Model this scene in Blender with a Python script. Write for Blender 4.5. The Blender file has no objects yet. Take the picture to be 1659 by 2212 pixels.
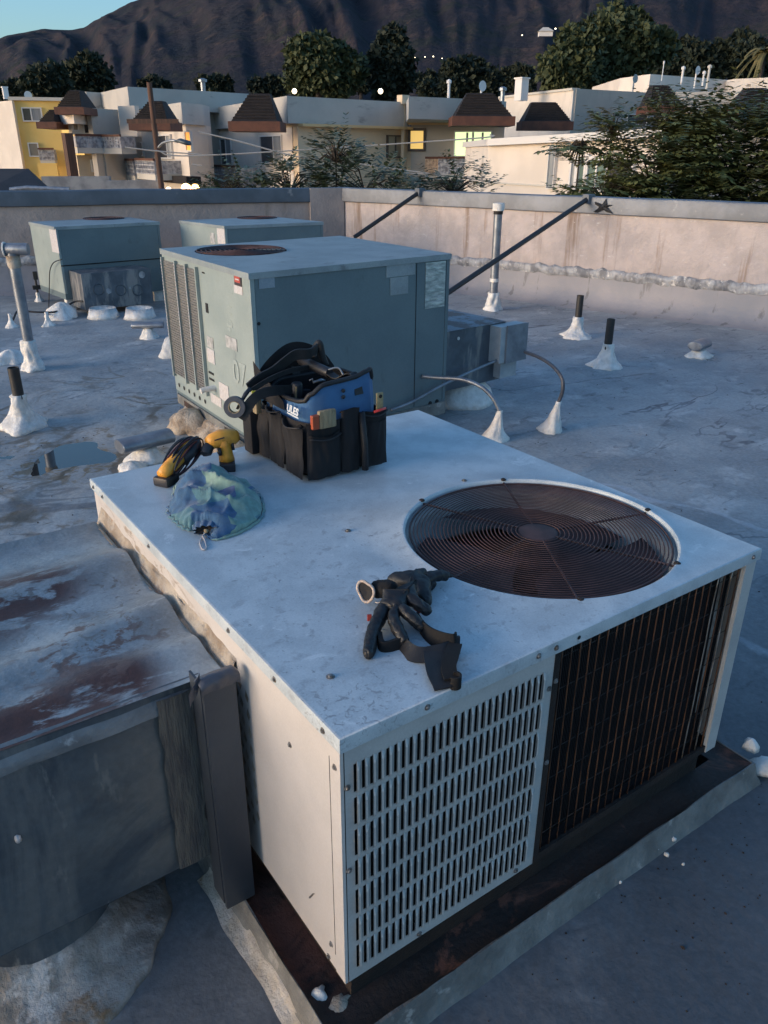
import bpy, math, random
from mathutils import Vector, Matrix, noise
random.seed(7)
PI = math.pi
sc = bpy.context.scene
C = sc.collection

# ------------------------------------------------------------------ camera
CAMP = Vector((-0.5740, -0.9500, 1.7528))
YAW, PITCH, ROLL, FPX = 0.611697604, -0.426648744, 0.00361069853, 1706.49
PW, PH = 1659.0, 2212.0
_f = Vector((math.cos(PITCH)*math.sin(YAW), math.cos(PITCH)*math.cos(YAW), math.sin(PITCH)))
_r = Vector((math.cos(YAW), -math.sin(YAW), 0)); _u = _r.cross(_f)
_r, _u = _r*math.cos(ROLL)+_u*math.sin(ROLL), -_r*math.sin(ROLL)+_u*math.cos(ROLL)
cam = bpy.data.objects.new('camera', bpy.data.cameras.new('camera')); C.objects.link(cam)
R3 = Matrix((_r, _u, -_f)).transposed()
cam.matrix_world = Matrix.Translation(CAMP) @ R3.to_4x4()
cam.data.sensor_fit = 'HORIZONTAL'; cam.data.sensor_width = 36; cam.data.lens = FPX/PW*36
cam.data.clip_start = .02; cam.data.clip_end = 9000
sc.camera = cam

# ------------------------------------------------------------------ sky, sun, exposure
SUN_EL, SUN_AZ = math.radians(5), math.radians(-80)       # dusk glow on the left of the view
w = bpy.data.worlds.new('World'); sc.world = w; w.use_nodes = True
nt = w.node_tree; nt.nodes.clear()
sky = nt.nodes.new('ShaderNodeTexSky'); sky.sky_type = 'NISHITA'; sky.sun_disc = False
sky.sun_elevation = SUN_EL; sky.sun_rotation = SUN_AZ
sky.ozone_density = 3.1; sky.air_density = 1.0; sky.dust_density = 1.6
bg = nt.nodes.new('ShaderNodeBackground'); bg.inputs[1].default_value = .135
wo = nt.nodes.new('ShaderNodeOutputWorld')
nt.links.new(sky.outputs[0], bg.inputs[0]); nt.links.new(bg.outputs[0], wo.inputs[0])
sl = bpy.data.lights.new('sun', 'SUN'); sl.energy = .85; sl.angle = math.radians(35); sl.color = (1, .83, .70)
so = bpy.data.objects.new('sun', sl); C.objects.link(so)
sd = Vector((math.sin(SUN_AZ)*math.cos(SUN_EL), math.cos(SUN_AZ)*math.cos(SUN_EL), math.sin(SUN_EL)))
so.rotation_euler = (-sd).to_track_quat('-Z', 'Y').to_euler(); so.location = (0, 0, 20)
vs = sc.view_settings
sc.display_settings.display_device = 'sRGB'
vs.view_transform = 'Standard'; vs.look = 'None'; vs.exposure = 1.82; vs.gamma = 1; vs.use_curve_mapping = False
sc.cycles.max_bounces = 6

# ------------------------------------------------------------------ surveying helpers (photo point -> place)
def ray(x, y): return _f + _r*((x-PW/2)/FPX) - _u*((y-PH/2)/FPX)
def G(x, y, z=0.0):
    d = ray(x, y); return CAMP + d*((z-CAMP.z)/d.z)
def V(x, y, a, b):
    d = ray(x, y); nx, ny = -(b[1]-a[1]), b[0]-a[0]
    return CAMP + d*(((a[0]-CAMP.x)*nx+(a[1]-CAMP.y)*ny)/(d.x*nx+d.y*ny))
HV = Vector((math.sin(YAW), math.cos(YAW), 0))
def D(x, y, dist):
    d = ray(x, y); return CAMP + d*(dist/d.dot(HV))

# ------------------------------------------------------------------ materials
def mk(name, c1, c2=None, scale=4, rough=.6, metal=0, bump=.0, bscale=60, stains=(), spec=.5, grain=0, stretch=None, det=6, lo=.35, hi=.65, bdist=.01, coat=0, rvar=0, sheen=0, veins=()):
    m = bpy.data.materials.new(name); m.use_nodes = True
    n, l = m.node_tree.nodes, m.node_tree.links
    b = n['Principled BSDF']; b.inputs['Roughness'].default_value = rough; b.inputs['Metallic'].default_value = metal
    b.inputs['Specular IOR Level'].default_value = spec
    if coat: b.inputs['Coat Weight'].default_value = coat; b.inputs['Coat Roughness'].default_value = .2
    if sheen: b.inputs['Sheen Weight'].default_value = sheen
    g = n.new('ShaderNodeNewGeometry'); pos = g.outputs['Position']
    if stretch:
        mp = n.new('ShaderNodeVectorMath'); mp.operation = 'MULTIPLY'; mp.inputs[1].default_value = stretch
        l.new(pos, mp.inputs[0]); spos = mp.outputs[0]
    else: spos = pos
    def nz(s, d=det, p=pos, r=.6, dist=0):
        t = n.new('ShaderNodeTexNoise'); t.inputs['Scale'].default_value = s; t.inputs['Detail'].default_value = d
        t.inputs['Roughness'].default_value = r; t.inputs['Distortion'].default_value = dist
        l.new(p, t.inputs['Vector']); return t.outputs['Fac']
    def rmp(v, a, bb):
        r = n.new('ShaderNodeMapRange'); r.inputs[1].default_value = a; r.inputs[2].default_value = bb
        r.interpolation_type = 'SMOOTHSTEP'; l.new(v, r.inputs[0]); return r.outputs[0]
    def mix(f, a, bcol):
        x = n.new('ShaderNodeMix'); x.data_type = 'RGBA'
        if isinstance(f, float): x.inputs[0].default_value = f
        else: l.new(f, x.inputs[0])
        if isinstance(a, tuple): x.inputs[6].default_value = (*a, 1)
        else: l.new(a, x.inputs[6])
        if isinstance(bcol, tuple): x.inputs[7].default_value = (*bcol, 1)
        else: l.new(bcol, x.inputs[7])
        return x.outputs[2]
    col = tuple(c1)
    if c2: col = mix(rmp(nz(scale, p=spos), lo, hi), tuple(c1), tuple(c2))
    for st in stains:
        sc_, a, bb, sc_col = st[:4]; p = pos
        if len(st) > 4 and st[4]:
            mp2 = n.new('ShaderNodeVectorMath'); mp2.operation = 'MULTIPLY'; mp2.inputs[1].default_value = st[4]
            l.new(pos, mp2.inputs[0]); p = mp2.outputs[0]
        mask = rmp(nz(sc_, 9, p, .65, st[5] if len(st) > 5 else 0), a, bb)
        if len(st) > 6:       # keep the mark in a box of the place: centre, radius
            vd = n.new('ShaderNodeVectorMath'); vd.operation = 'DISTANCE'; vd.inputs[1].default_value = st[6]
            l.new(pos, vd.inputs[0]); k = rmp(vd.outputs['Value'], st[7], st[7]*.35)
            mm = n.new('ShaderNodeMath'); mm.operation = 'MULTIPLY'; l.new(mask, mm.inputs[0]); l.new(k, mm.inputs[1]); mask = mm.outputs[0]
        col = mix(mask, col, tuple(sc_col))
    if veins:
        for (vs_c, vw, vc, vctr, vrad, dst, st3) in veins:
            mp3 = n.new('ShaderNodeVectorMath'); mp3.operation = 'MULTIPLY'; mp3.inputs[1].default_value = st3; l.new(pos, mp3.inputs[0])
            nn = nz(vs_c, 5, mp3.outputs[0], .5, dst)
            s1_ = n.new('ShaderNodeMath'); s1_.operation = 'SUBTRACT'; l.new(nn, s1_.inputs[0]); s1_.inputs[1].default_value = .5
            s2_ = n.new('ShaderNodeMath'); s2_.operation = 'ABSOLUTE'; l.new(s1_.outputs[0], s2_.inputs[0])
            mk_ = rmp(s2_.outputs[0], vw, vw*.25)
            vd = n.new('ShaderNodeVectorMath'); vd.operation = 'DISTANCE'; vd.inputs[1].default_value = vctr; l.new(pos, vd.inputs[0])
            k_ = rmp(vd.outputs['Value'], vrad, vrad*.45)
            m2_ = n.new('ShaderNodeMath'); m2_.operation = 'MULTIPLY'; l.new(mk_, m2_.inputs[0]); l.new(k_, m2_.inputs[1])
            m3_ = n.new('ShaderNodeMath'); m3_.operation = 'MULTIPLY'; l.new(m2_.outputs[0], m3_.inputs[0]); l.new(rmp(nz(vs_c*.8, 3), .4, .6), m3_.inputs[1])
            col = mix(m3_.outputs[0], col, vc)
    if grain:
        gm = n.new('ShaderNodeMix'); gm.data_type = 'RGBA'; gm.blend_type = 'OVERLAY'; gm.inputs[0].default_value = grain
        if isinstance(col, tuple): gm.inputs[6].default_value = (*col, 1)
        else: l.new(col, gm.inputs[6])
        l.new(nz(bscale*3, 3), gm.inputs[7]); col = gm.outputs[2]
    if isinstance(col, tuple): b.inputs['Base Color'].default_value = (*col, 1)
    else: l.new(col, b.inputs['Base Color'])
    if rvar:
        rr = n.new('ShaderNodeMapRange'); rr.inputs[3].default_value = max(.02, rough-rvar); rr.inputs[4].default_value = min(1, rough+rvar)
        rr.inputs[1].default_value = .3; rr.inputs[2].default_value = .7
        l.new(nz(scale*2.3), rr.inputs[0]); l.new(rr.outputs[0], b.inputs['Roughness'])
    if bump:
        bp = n.new('ShaderNodeBump'); bp.inputs['Strength'].default_value = bump; bp.inputs['Distance'].default_value = bdist
        l.new(nz(bscale, 8, spos if stretch else pos), bp.inputs['Height']); l.new(bp.outputs[0], b.inputs['Normal'])
    m['_']=1
    return m
def emit(name, col, s):
    m = bpy.data.materials.new(name); m.use_nodes = True; n = m.node_tree.nodes; b = n['Principled BSDF']
    b.inputs['Base Color'].default_value = (*[min(1, c) for c in col], 1)
    b.inputs['Emission Color'].default_value = (*col, 1); b.inputs['Emission Strength'].default_value = s
    return m

RS = [tuple(G(x, y, .70)) for x, y in ((60, 1285), (235, 1478), (95, 1575), (190, 1400), (-60, 1330), (10, 1610))]
M = {}
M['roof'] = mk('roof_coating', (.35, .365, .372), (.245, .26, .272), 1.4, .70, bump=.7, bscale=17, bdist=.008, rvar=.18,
    stains=((2.6, .54, .66, (.43, .44, .445)), (4.5, .56, .68, (.185, .195, .205), (1, 1.7, 1), .8), (3.1, .52, .66, (.17, .145, .115), (1, .7, 1), 1.2, (1.0, 3.8, 0), 3.0), (9, .64, .72, (.12, .11, .10), (.5, 1.6, 1)),
            (2.2, .46, .60, (.16, .12, .085), None, 2.0, (1.5, 2.9, 0), 1.3), (1.1, .05, .5, (.10, .105, .115), None, 1, (1.0, -1.5, 0), 3.7), (7, .5, .62, (.20, .155, .10), None, 1.5, (.53, 4.1, 0), .75)), grain=.35,  # the broad near-right darkening is shade put into the coating colour
    veins=((.9, .034, (.11, .085, .055), (.9, 4.0, 0), 2.8, 1.2, (1, 1.5, 1)), (.6, .008, (.12, .125, .14), (4.5, 3, 0), 6.5, .8, (.7, 1.6, 1)), (.5, .009, (.40, .42, .45), (3.2, .8, 0), 3.4, .5, (1.2, .6, 1))))
M['mastic'] = mk('white_mastic', (.78, .76, .73), (.62, .60, .57), 18, .55, bump=.8, bscale=45, bdist=.01)
M['mastic_dirty'] = mk('dirty_mastic', (.52, .45, .37), (.28, .21, .15), 9, .7, bump=.9, bscale=55, bdist=.012, stains=((5, .55, .68, (.22, .10, .05)),))
M['mastic_ring'] = mk('weathered_mastic', (.40, .38, .36), (.22, .205, .185), 14, .7, bump=1, bscale=40, bdist=.012, stains=((5, .58, .68, (.24, .15, .08)), (8, .58, .66, (.58, .56, .54))))
M['mastic_edge'] = mk('sun_bleached_mastic', (.60, .55, .49), (.42, .36, .29), 10, .7, bump=.9, bscale=50, bdist=.01, stains=((7, .56, .66, (.26, .15, .07)),))
M['ductedge'] = mk('coated_duct_edge', (.20, .215, .225), (.12, .13, .14), 9, .55, bump=.7, bscale=40, bdist=.008, stains=((12, .58, .68, (.34, .37, .39)),))
M['capL'] = mk('dark_blue_cap', (.085, .11, .145), (.06, .08, .105), 2.5, .5, bump=.3, bscale=20, stains=((4, .62, .7, (.2, .21, .23)),))  # darker, bluer copy of the wall cap colour for the left-hand wall
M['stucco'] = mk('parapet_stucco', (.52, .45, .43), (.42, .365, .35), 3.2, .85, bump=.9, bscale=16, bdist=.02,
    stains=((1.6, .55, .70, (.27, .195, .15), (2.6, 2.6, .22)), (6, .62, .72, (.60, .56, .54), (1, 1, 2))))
M['stucco_dim'] = mk('parapet_stucco_shaded', (.36, .31, .29), (.29, .255, .245), 3.2, .85, bump=.7, bscale=18, bdist=.015, stains=((1.2, .56, .74, (.22, .18, .15), (2, 2, .4)),))  # parapet stucco darkened in its colour for the wall turned from the sun
M['cap'] = mk('cap_metal_blue_grey', (.17, .19, .225), (.11, .125, .15), 2.5, .5, metal=.2, bump=.3, bscale=20, stains=((4, .6, .7, (.30, .31, .33)),))
M['flash'] = mk('silver_coated_flashing', (.42, .43, .45), (.16, .165, .18), 7, .5, metal=.1, bump=1, bscale=26, bdist=.02, stretch=(1, 1, .6), stains=((9, .56, .66, (.66, .64, .62)),))
M['memb'] = mk('wall_membrane', (.30, .285, .30), (.25, .25, .27), 2.5, .6, bump=.4, bscale=18, stains=((2.4, .58, .66, (.17, .165, .17), (2.5, 2.5, .3)),))
M['lid'] = mk('galvanised_lid_white_paint', (.53, .58, .605), (.42, .47, .50), 9, .42, bump=.25, bscale=70, bdist=.002, rvar=.1,
    stains=((26, .54, .66, (.36, .39, .415), None, .4, (.42, .35, .81), .75), (60, .61, .69, (.25, .27, .29), None, .3, (.35, .4, .81), .8), (5, .55, .72, (.40, .435, .45), None, .3), (14, .60, .70, (.62, .66, .68), None, 1), (48, .54, .62, (.30, .32, .34), (1, 1, 1), 1, (.05, .05, .81), .16), (90, .70, .76, (.16, .16, .16))), grain=.25)
M['cream'] = mk('cream_painted_panel', (.62, .575, .54), (.56, .52, .49), 5, .45, bump=.1, bscale=60, bdist=.002,
    stains=((14, .62, .70, (.34, .28, .23), (1, 1, .35), 1, (0, .62, .45), .28), (11, .50, .62, (.34, .27, .21), (1, 1, 2.4), 1, (0, 1.0, .72), .5), (80, .72, .76, (.2, .18, .16))), grain=.15)
M['louvpaint'] = mk('front_panel_paint', (.50, .50, .485), (.43, .43, .42), 6, .42, bump=.1, bscale=60, bdist=.002, stains=((22, .60, .72, (.26, .22, .18), (1, 1, .5), 1, (0, 0, .4), .22), (90, .72, .77, (.16, .14, .12))), grain=.15)
M['black'] = mk('dark_interior', (.012, .012, .014), rough=.8)
M['coil'] = mk('condenser_coil_fins', (.006, .007, .010), (.011, .010, .011), 30, .55, bump=.6, bscale=160, stretch=(3, 3, .15), bdist=.003, stains=((6, .66, .74, (.025, .018, .014)),))
M['copper'] = mk('rusted_guard_wire', (.19, .080, .038), (.035, .02, .016), 22, .5, metal=.3, stretch=(1, 1, .35), bump=.4, bscale=120, bdist=.002)
M['paleWire'] = mk('bare_guard_wire', (.38, .36, .33), (.16, .12, .09), 12, .4, metal=.5)
M['grille'] = mk('brown_fan_grille', (.10, .055, .050), (.055, .033, .032), 14, .6, metal=0, spec=.25, bump=.3, bscale=150, bdist=.001)
M['blade'] = mk('rusty_fan_blade', (.095, .055, .056), (.06, .037, .039), 7, .6, metal=0, spec=.2, bump=.3, bscale=60, bdist=.002, stains=((5, .55, .7, (.10, .07, .066)),))
M['rust'] = mk('rusty_steel', (.030, .018, .014), (.012, .010, .010), 7, .75, bump=.7, bscale=60, bdist=.006, stains=((6, .58, .68, (.13, .055, .036), None, 1), (4, .40, .55, (.12, .048, .034), None, 1, (-.04, .3, .05), .35),))
M['rustDark'] = mk('rusted_base_rail', (.010, .008, .008), (.028, .016, .012), 6, .8, bump=.6, bscale=50)
M['flange'] = mk('coated_curb_flange', (.22, .22, .21), (.13, .13, .125), 9, .6, bump=.8, bscale=40, bdist=.008, stains=((12, .60, .68, (.34, .33, .31)),))
M['screw'] = mk('screw_steel', (.26, .26, .26), (.12, .10, .085), 90, .4, metal=.3)
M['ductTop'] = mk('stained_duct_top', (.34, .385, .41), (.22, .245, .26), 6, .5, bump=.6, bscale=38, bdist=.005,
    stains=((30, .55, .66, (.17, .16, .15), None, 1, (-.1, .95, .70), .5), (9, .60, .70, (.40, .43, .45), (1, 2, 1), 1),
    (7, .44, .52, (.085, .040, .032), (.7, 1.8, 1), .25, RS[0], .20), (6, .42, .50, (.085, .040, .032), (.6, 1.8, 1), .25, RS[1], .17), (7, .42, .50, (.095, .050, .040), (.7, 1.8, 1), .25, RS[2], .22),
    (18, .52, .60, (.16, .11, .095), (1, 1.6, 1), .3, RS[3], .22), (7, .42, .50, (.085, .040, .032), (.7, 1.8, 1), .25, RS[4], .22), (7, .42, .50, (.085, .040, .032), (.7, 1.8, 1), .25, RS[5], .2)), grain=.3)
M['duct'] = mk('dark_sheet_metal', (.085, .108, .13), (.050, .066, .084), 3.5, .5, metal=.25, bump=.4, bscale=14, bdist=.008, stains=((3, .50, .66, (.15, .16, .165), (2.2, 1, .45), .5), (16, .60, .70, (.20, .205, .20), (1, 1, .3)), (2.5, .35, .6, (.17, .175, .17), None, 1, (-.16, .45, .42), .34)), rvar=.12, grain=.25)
M['tarband'] = mk('brushed_sealant', (.13, .125, .11), (.065, .066, .07), 30, .75, bump=1, bscale=60, bdist=.01, stretch=(2.5, 2.5, .3))
M['strip'] = mk('dull_steel_strip', (.080, .095, .115), (.062, .074, .092), 4, .42, metal=.4, bump=.1, bscale=30, stains=((30, .70, .74, (.28, .29, .30)),))
M['tape'] = mk('grey_duct_tape', (.085, .09, .11), (.06, .065, .08), 18, .35, bump=.5, bscale=30, bdist=.006)
M['galv'] = mk('galvanised_pipe', (.27, .30, .34), (.18, .20, .235), 9, .4, metal=.55, bump=.2, bscale=50)
M['blackpipe'] = mk('black_abs_pipe', (.018, .018, .02), (.028, .027, .027), 12, .5, bump=.2, bscale=60)
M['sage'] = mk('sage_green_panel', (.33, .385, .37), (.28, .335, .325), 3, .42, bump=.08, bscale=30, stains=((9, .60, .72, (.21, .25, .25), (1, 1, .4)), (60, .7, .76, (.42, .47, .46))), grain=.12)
M['sageBlueShade'] = mk('shaded_blue_green_panel', (.135, .185, .20), (.115, .16, .178), 2.5, .42, bump=.08, bscale=30, stains=((9, .60, .72, (.10, .13, .14), (1, 1, .4)), (50, .72, .77, (.22, .27, .28))), grain=.12)  # bluer panel, with the shade of the sunless face put into its colour
M['sageTop'] = mk('sage_lid', (.30, .345, .355), (.23, .27, .285), 4, .45, bump=.2, bscale=40, stains=((5, .58, .7, (.17, .19, .20)),), grain=.2)
M['sageFin'] = mk('sage_coil_guard', (.20, .20, .195), (.12, .12, .12), 120, .6, stretch=(.2, .2, 1))
M['label'] = mk('paper_label', (.60, .58, .58), (.50, .47, .47), 60, .5)
M['labelWorn'] = mk('worn_paper_label', (.50, .50, .50), (.30, .31, .31), 25, .5)
M['foil'] = mk('foil_data_plate', (.55, .60, .60), (.28, .33, .33), 14, .3, metal=.5, bump=.6, bscale=14, bdist=.01, stretch=(1, 1, 3))
M['plate'] = mk('grey_data_plate', (.30, .36, .42), (.25, .31, .37), 60, .4, metal=.3)
M['red'] = mk('red_print', (.45, .08, .06), rough=.5)
M['dkprint'] = mk('dark_print', (.05, .035, .04), rough=.5)
M['chalk'] = mk('faded_marks', (.37, .42, .405), (.30, .36, .35), 50, .6)
M['greycoat'] = mk('mastic_streaked_duct', (.12, .14, .165), (.075, .09, .11), 5, .5, metal=.25, bump=.5, bscale=24, bdist=.008, stains=((4, .50, .62, (.26, .255, .25), (2.2, 2.2, .45)),))
M['boxcream'] = mk('grey_switch_box', (.42, .44, .45), (.31, .34, .37), 8, .45, bump=.1, bscale=40)
M['canvas'] = mk('black_canvas', (.0075, .007, .009), (.0125, .0115, .0135), 9, .85, bump=.5, bscale=220, bdist=.002)
M['blue'] = mk('blue_canvas', (.045, .15, .32), (.035, .115, .26), 12, .8, bump=.5, bscale=240, bdist=.002, sheen=.2)
M['webbing'] = mk('black_webbing', (.010, .010, .012), (.017, .017, .019), 40, .6, bump=.6, bscale=300, bdist=.001)
M['rubber'] = mk('black_rubber', (.012, .013, .017), (.018, .018, .023), 30, .45)
M['yellow'] = mk('yellow_tool_plastic', (.92, .42, .06), (.78, .33, .045), 30, .4, bump=.15, bscale=80, stains=((40, .62, .7, (.35, .14, .03)),))
M['yellow2'] = mk('yellow_tag', (.8, .62, .05), rough=.5)
M['toolblack'] = mk('black_tool_grip', (.025, .027, .035), (.018, .018, .022), 30, .45)
M['brassy'] = mk('brush_bristle', (.36, .28, .17), (.22, .17, .10), 60, .8, bump=.8, bscale=120, stretch=(1, 1, .2))
M['brushred'] = mk('brush_ferrule_red', (.38, .075, .03), rough=.45)
M['redplastic'] = mk('red_handle', (.75, .05, .04), rough=.35)
M['white'] = mk('white_print', (.7, .74, .78), rough=.5)
M['cloth_rim'] = mk('cream_knit_rim', (.55, .45, .38), (.42, .34, .29), 90, .85, bump=.6, bscale=240, bdist=.002)
M['nitrile'] = mk('black_nitrile', (.010, .010, .012), (.017, .016, .017), 20, .5, bump=.25, bscale=150, bdist=.001)
M['knit'] = mk('black_knit', (.004, .004, .005), (.007, .007, .008), 30, .9, bump=.5, bscale=260, bdist=.001)
M['tag_red'] = mk('red_tag', (.35, .05, .04), rough=.6)
M['cord'] = mk('drawstring_cord', (.42, .40, .41), rough=.8)
M['lead1'] = mk('black_lead', (.02, .018, .022), rough=.4)
M['lead2'] = mk('dark_red_lead', (.10, .03, .035), rough=.4)
M['brass'] = mk('brass_ruler', (.42, .34, .17), (.28, .22, .12), 60, .5)
# far things
M['wLight'] = mk('pale_stucco', (.70, .63, .56), (.62, .555, .49), .6, .9, bump=.3, bscale=8, stains=((.5, .58, .7, (.46, .42, .38), (1, 1, .5)),))  # pale walls; on sun-facing facets the brightness is put into this colour
M['wGrey'] = mk('grey_stucco', (.47, .43, .385), (.41, .38, .345), .5, .9, bump=.3, bscale=8, stains=((.4, .58, .7, (.29, .27, .26), (1, 1, .4)),))  # grey walls; on facets turned from the sun this colour paints the shade
M['wBand'] = mk('grey_roof_band', (.50, .475, .44), (.43, .41, .385), .6, .9, stains=((.7, .60, .7, (.27, .26, .25), (.6, .6, 2.2)),))
M['wYellowLit'] = mk('yellow_lit_stucco', (.82, .58, .20), (.74, .50, .15), .4, .9)  # lamp glow on the far-left walls is put into the stucco colour
M['wTan'] = mk('tan_stucco', (.68, .555, .40), (.60, .48, .345), .4, .9)
M['soffit'] = mk('lamp_warmed_soffit', (.70, .50, .26), rough=.8)  # warm lamp glow under the roof bands, painted as the strip's own colour
M['shingle'] = mk('dark_shingles', (.018, .014, .015), (.010, .008, .009), 3, .85, bump=.6, bscale=9, bdist=.05)
M['fascia'] = mk('red_brown_fascia', (.13, .05, .030), (.085, .033, .022), 2, .7)
M['slab'] = mk('pale_balcony_slab', (.55, .52, .47), rough=.85)
M['glassdark'] = mk('dark_window_glass', (.035, .038, .045), (.06, .06, .07), .8, .12, spec=.6)
M['curtain'] = mk('grey_curtain', (.28, .30, .31), (.20, .21, .225), 3, .7, stretch=(3, 3, .1))
M['glassgreen'] = mk('green_tinted_glass', (.15, .22, .19), (.10, .15, .13), 1, .25)
M['tanwin'] = mk('dim_tan_window', (.30, .255, .19), (.24, .2, .15), 1, .4)
M['frame'] = mk('white_frame', (.66, .64, .62), rough=.5)
M['dkframe'] = mk('dark_frame', (.07, .055, .05), rough=.5)
M['litgreen'] = emit('lit_greenish_window', (.78, .95, .50), .30)
M['lityellow'] = emit('lit_yellow_window', (.85, .55, .16), .24)
M['litorange'] = emit('lit_orange_window', (.9, .38, .08), .22)
M['lamp'] = emit('lamp_bulb', (1, .55, .18), 5)
M['lampw'] = emit('white_bulb', (1, .82, .55), 2.2)
M['wood'] = mk('brown_pole', (.12, .06, .04), (.07, .04, .03), 3, .8, stretch=(4, 4, .3), bump=.3, bscale=10)
M['wire'] = mk('grey_wire', (.35, .34, .33), rough=.6)
M['leafdark'] = mk('dark_evergreen_leaves', (.014, .022, .013), (.026, .035, .017), .5, .8)
M['leafmid'] = mk('olive_leaves', (.035, .050, .018), (.055, .068, .025), .4, .75)
M['leafnear'] = mk('green_leaflets', (.10, .125, .045), (.16, .18, .07), 1.8, .55)
M['leafsage'] = mk('grey_green_leaves', (.085, .115, .06), (.12, .155, .085), 2.5, .55)
M['bark'] = mk('bark', (.07, .055, .045), (.045, .035, .03), 3, .9)
M['whitewall'] = mk('bright_far_wall', (.7, .68, .66), rough=.8)
M['darkroof'] = mk('black_shingle_roof', (.018, .018, .024), (.028, .027, .034), 2, .9, bump=.5, bscale=12)
M['mott'] = mk('mottled_yard_wall', (.34, .335, .335), (.20, .20, .21), 1.6, .9)
M['mount'] = mk('hazy_scrub', (.046, .037, .042), (.022, .025, .033), .007, .95, det=12,  # distant haze is put into the scrub's cooler, purplish tones
    stains=((.02, .52, .62, (.030, .032, .030)), (.045, .55, .66, (.062, .047, .045)), (.16, .56, .66, (.018, .022, .022)),
            (.010, .47, .60, (.14, .088, .068), None, 0, (1012, 1066, 170), 250)), spec=.1, bump=1, bscale=.06, bdist=6)
M['ground'] = mk('asphalt_ground', (.06, .06, .062), (.08, .078, .075), .2, .9)

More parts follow.
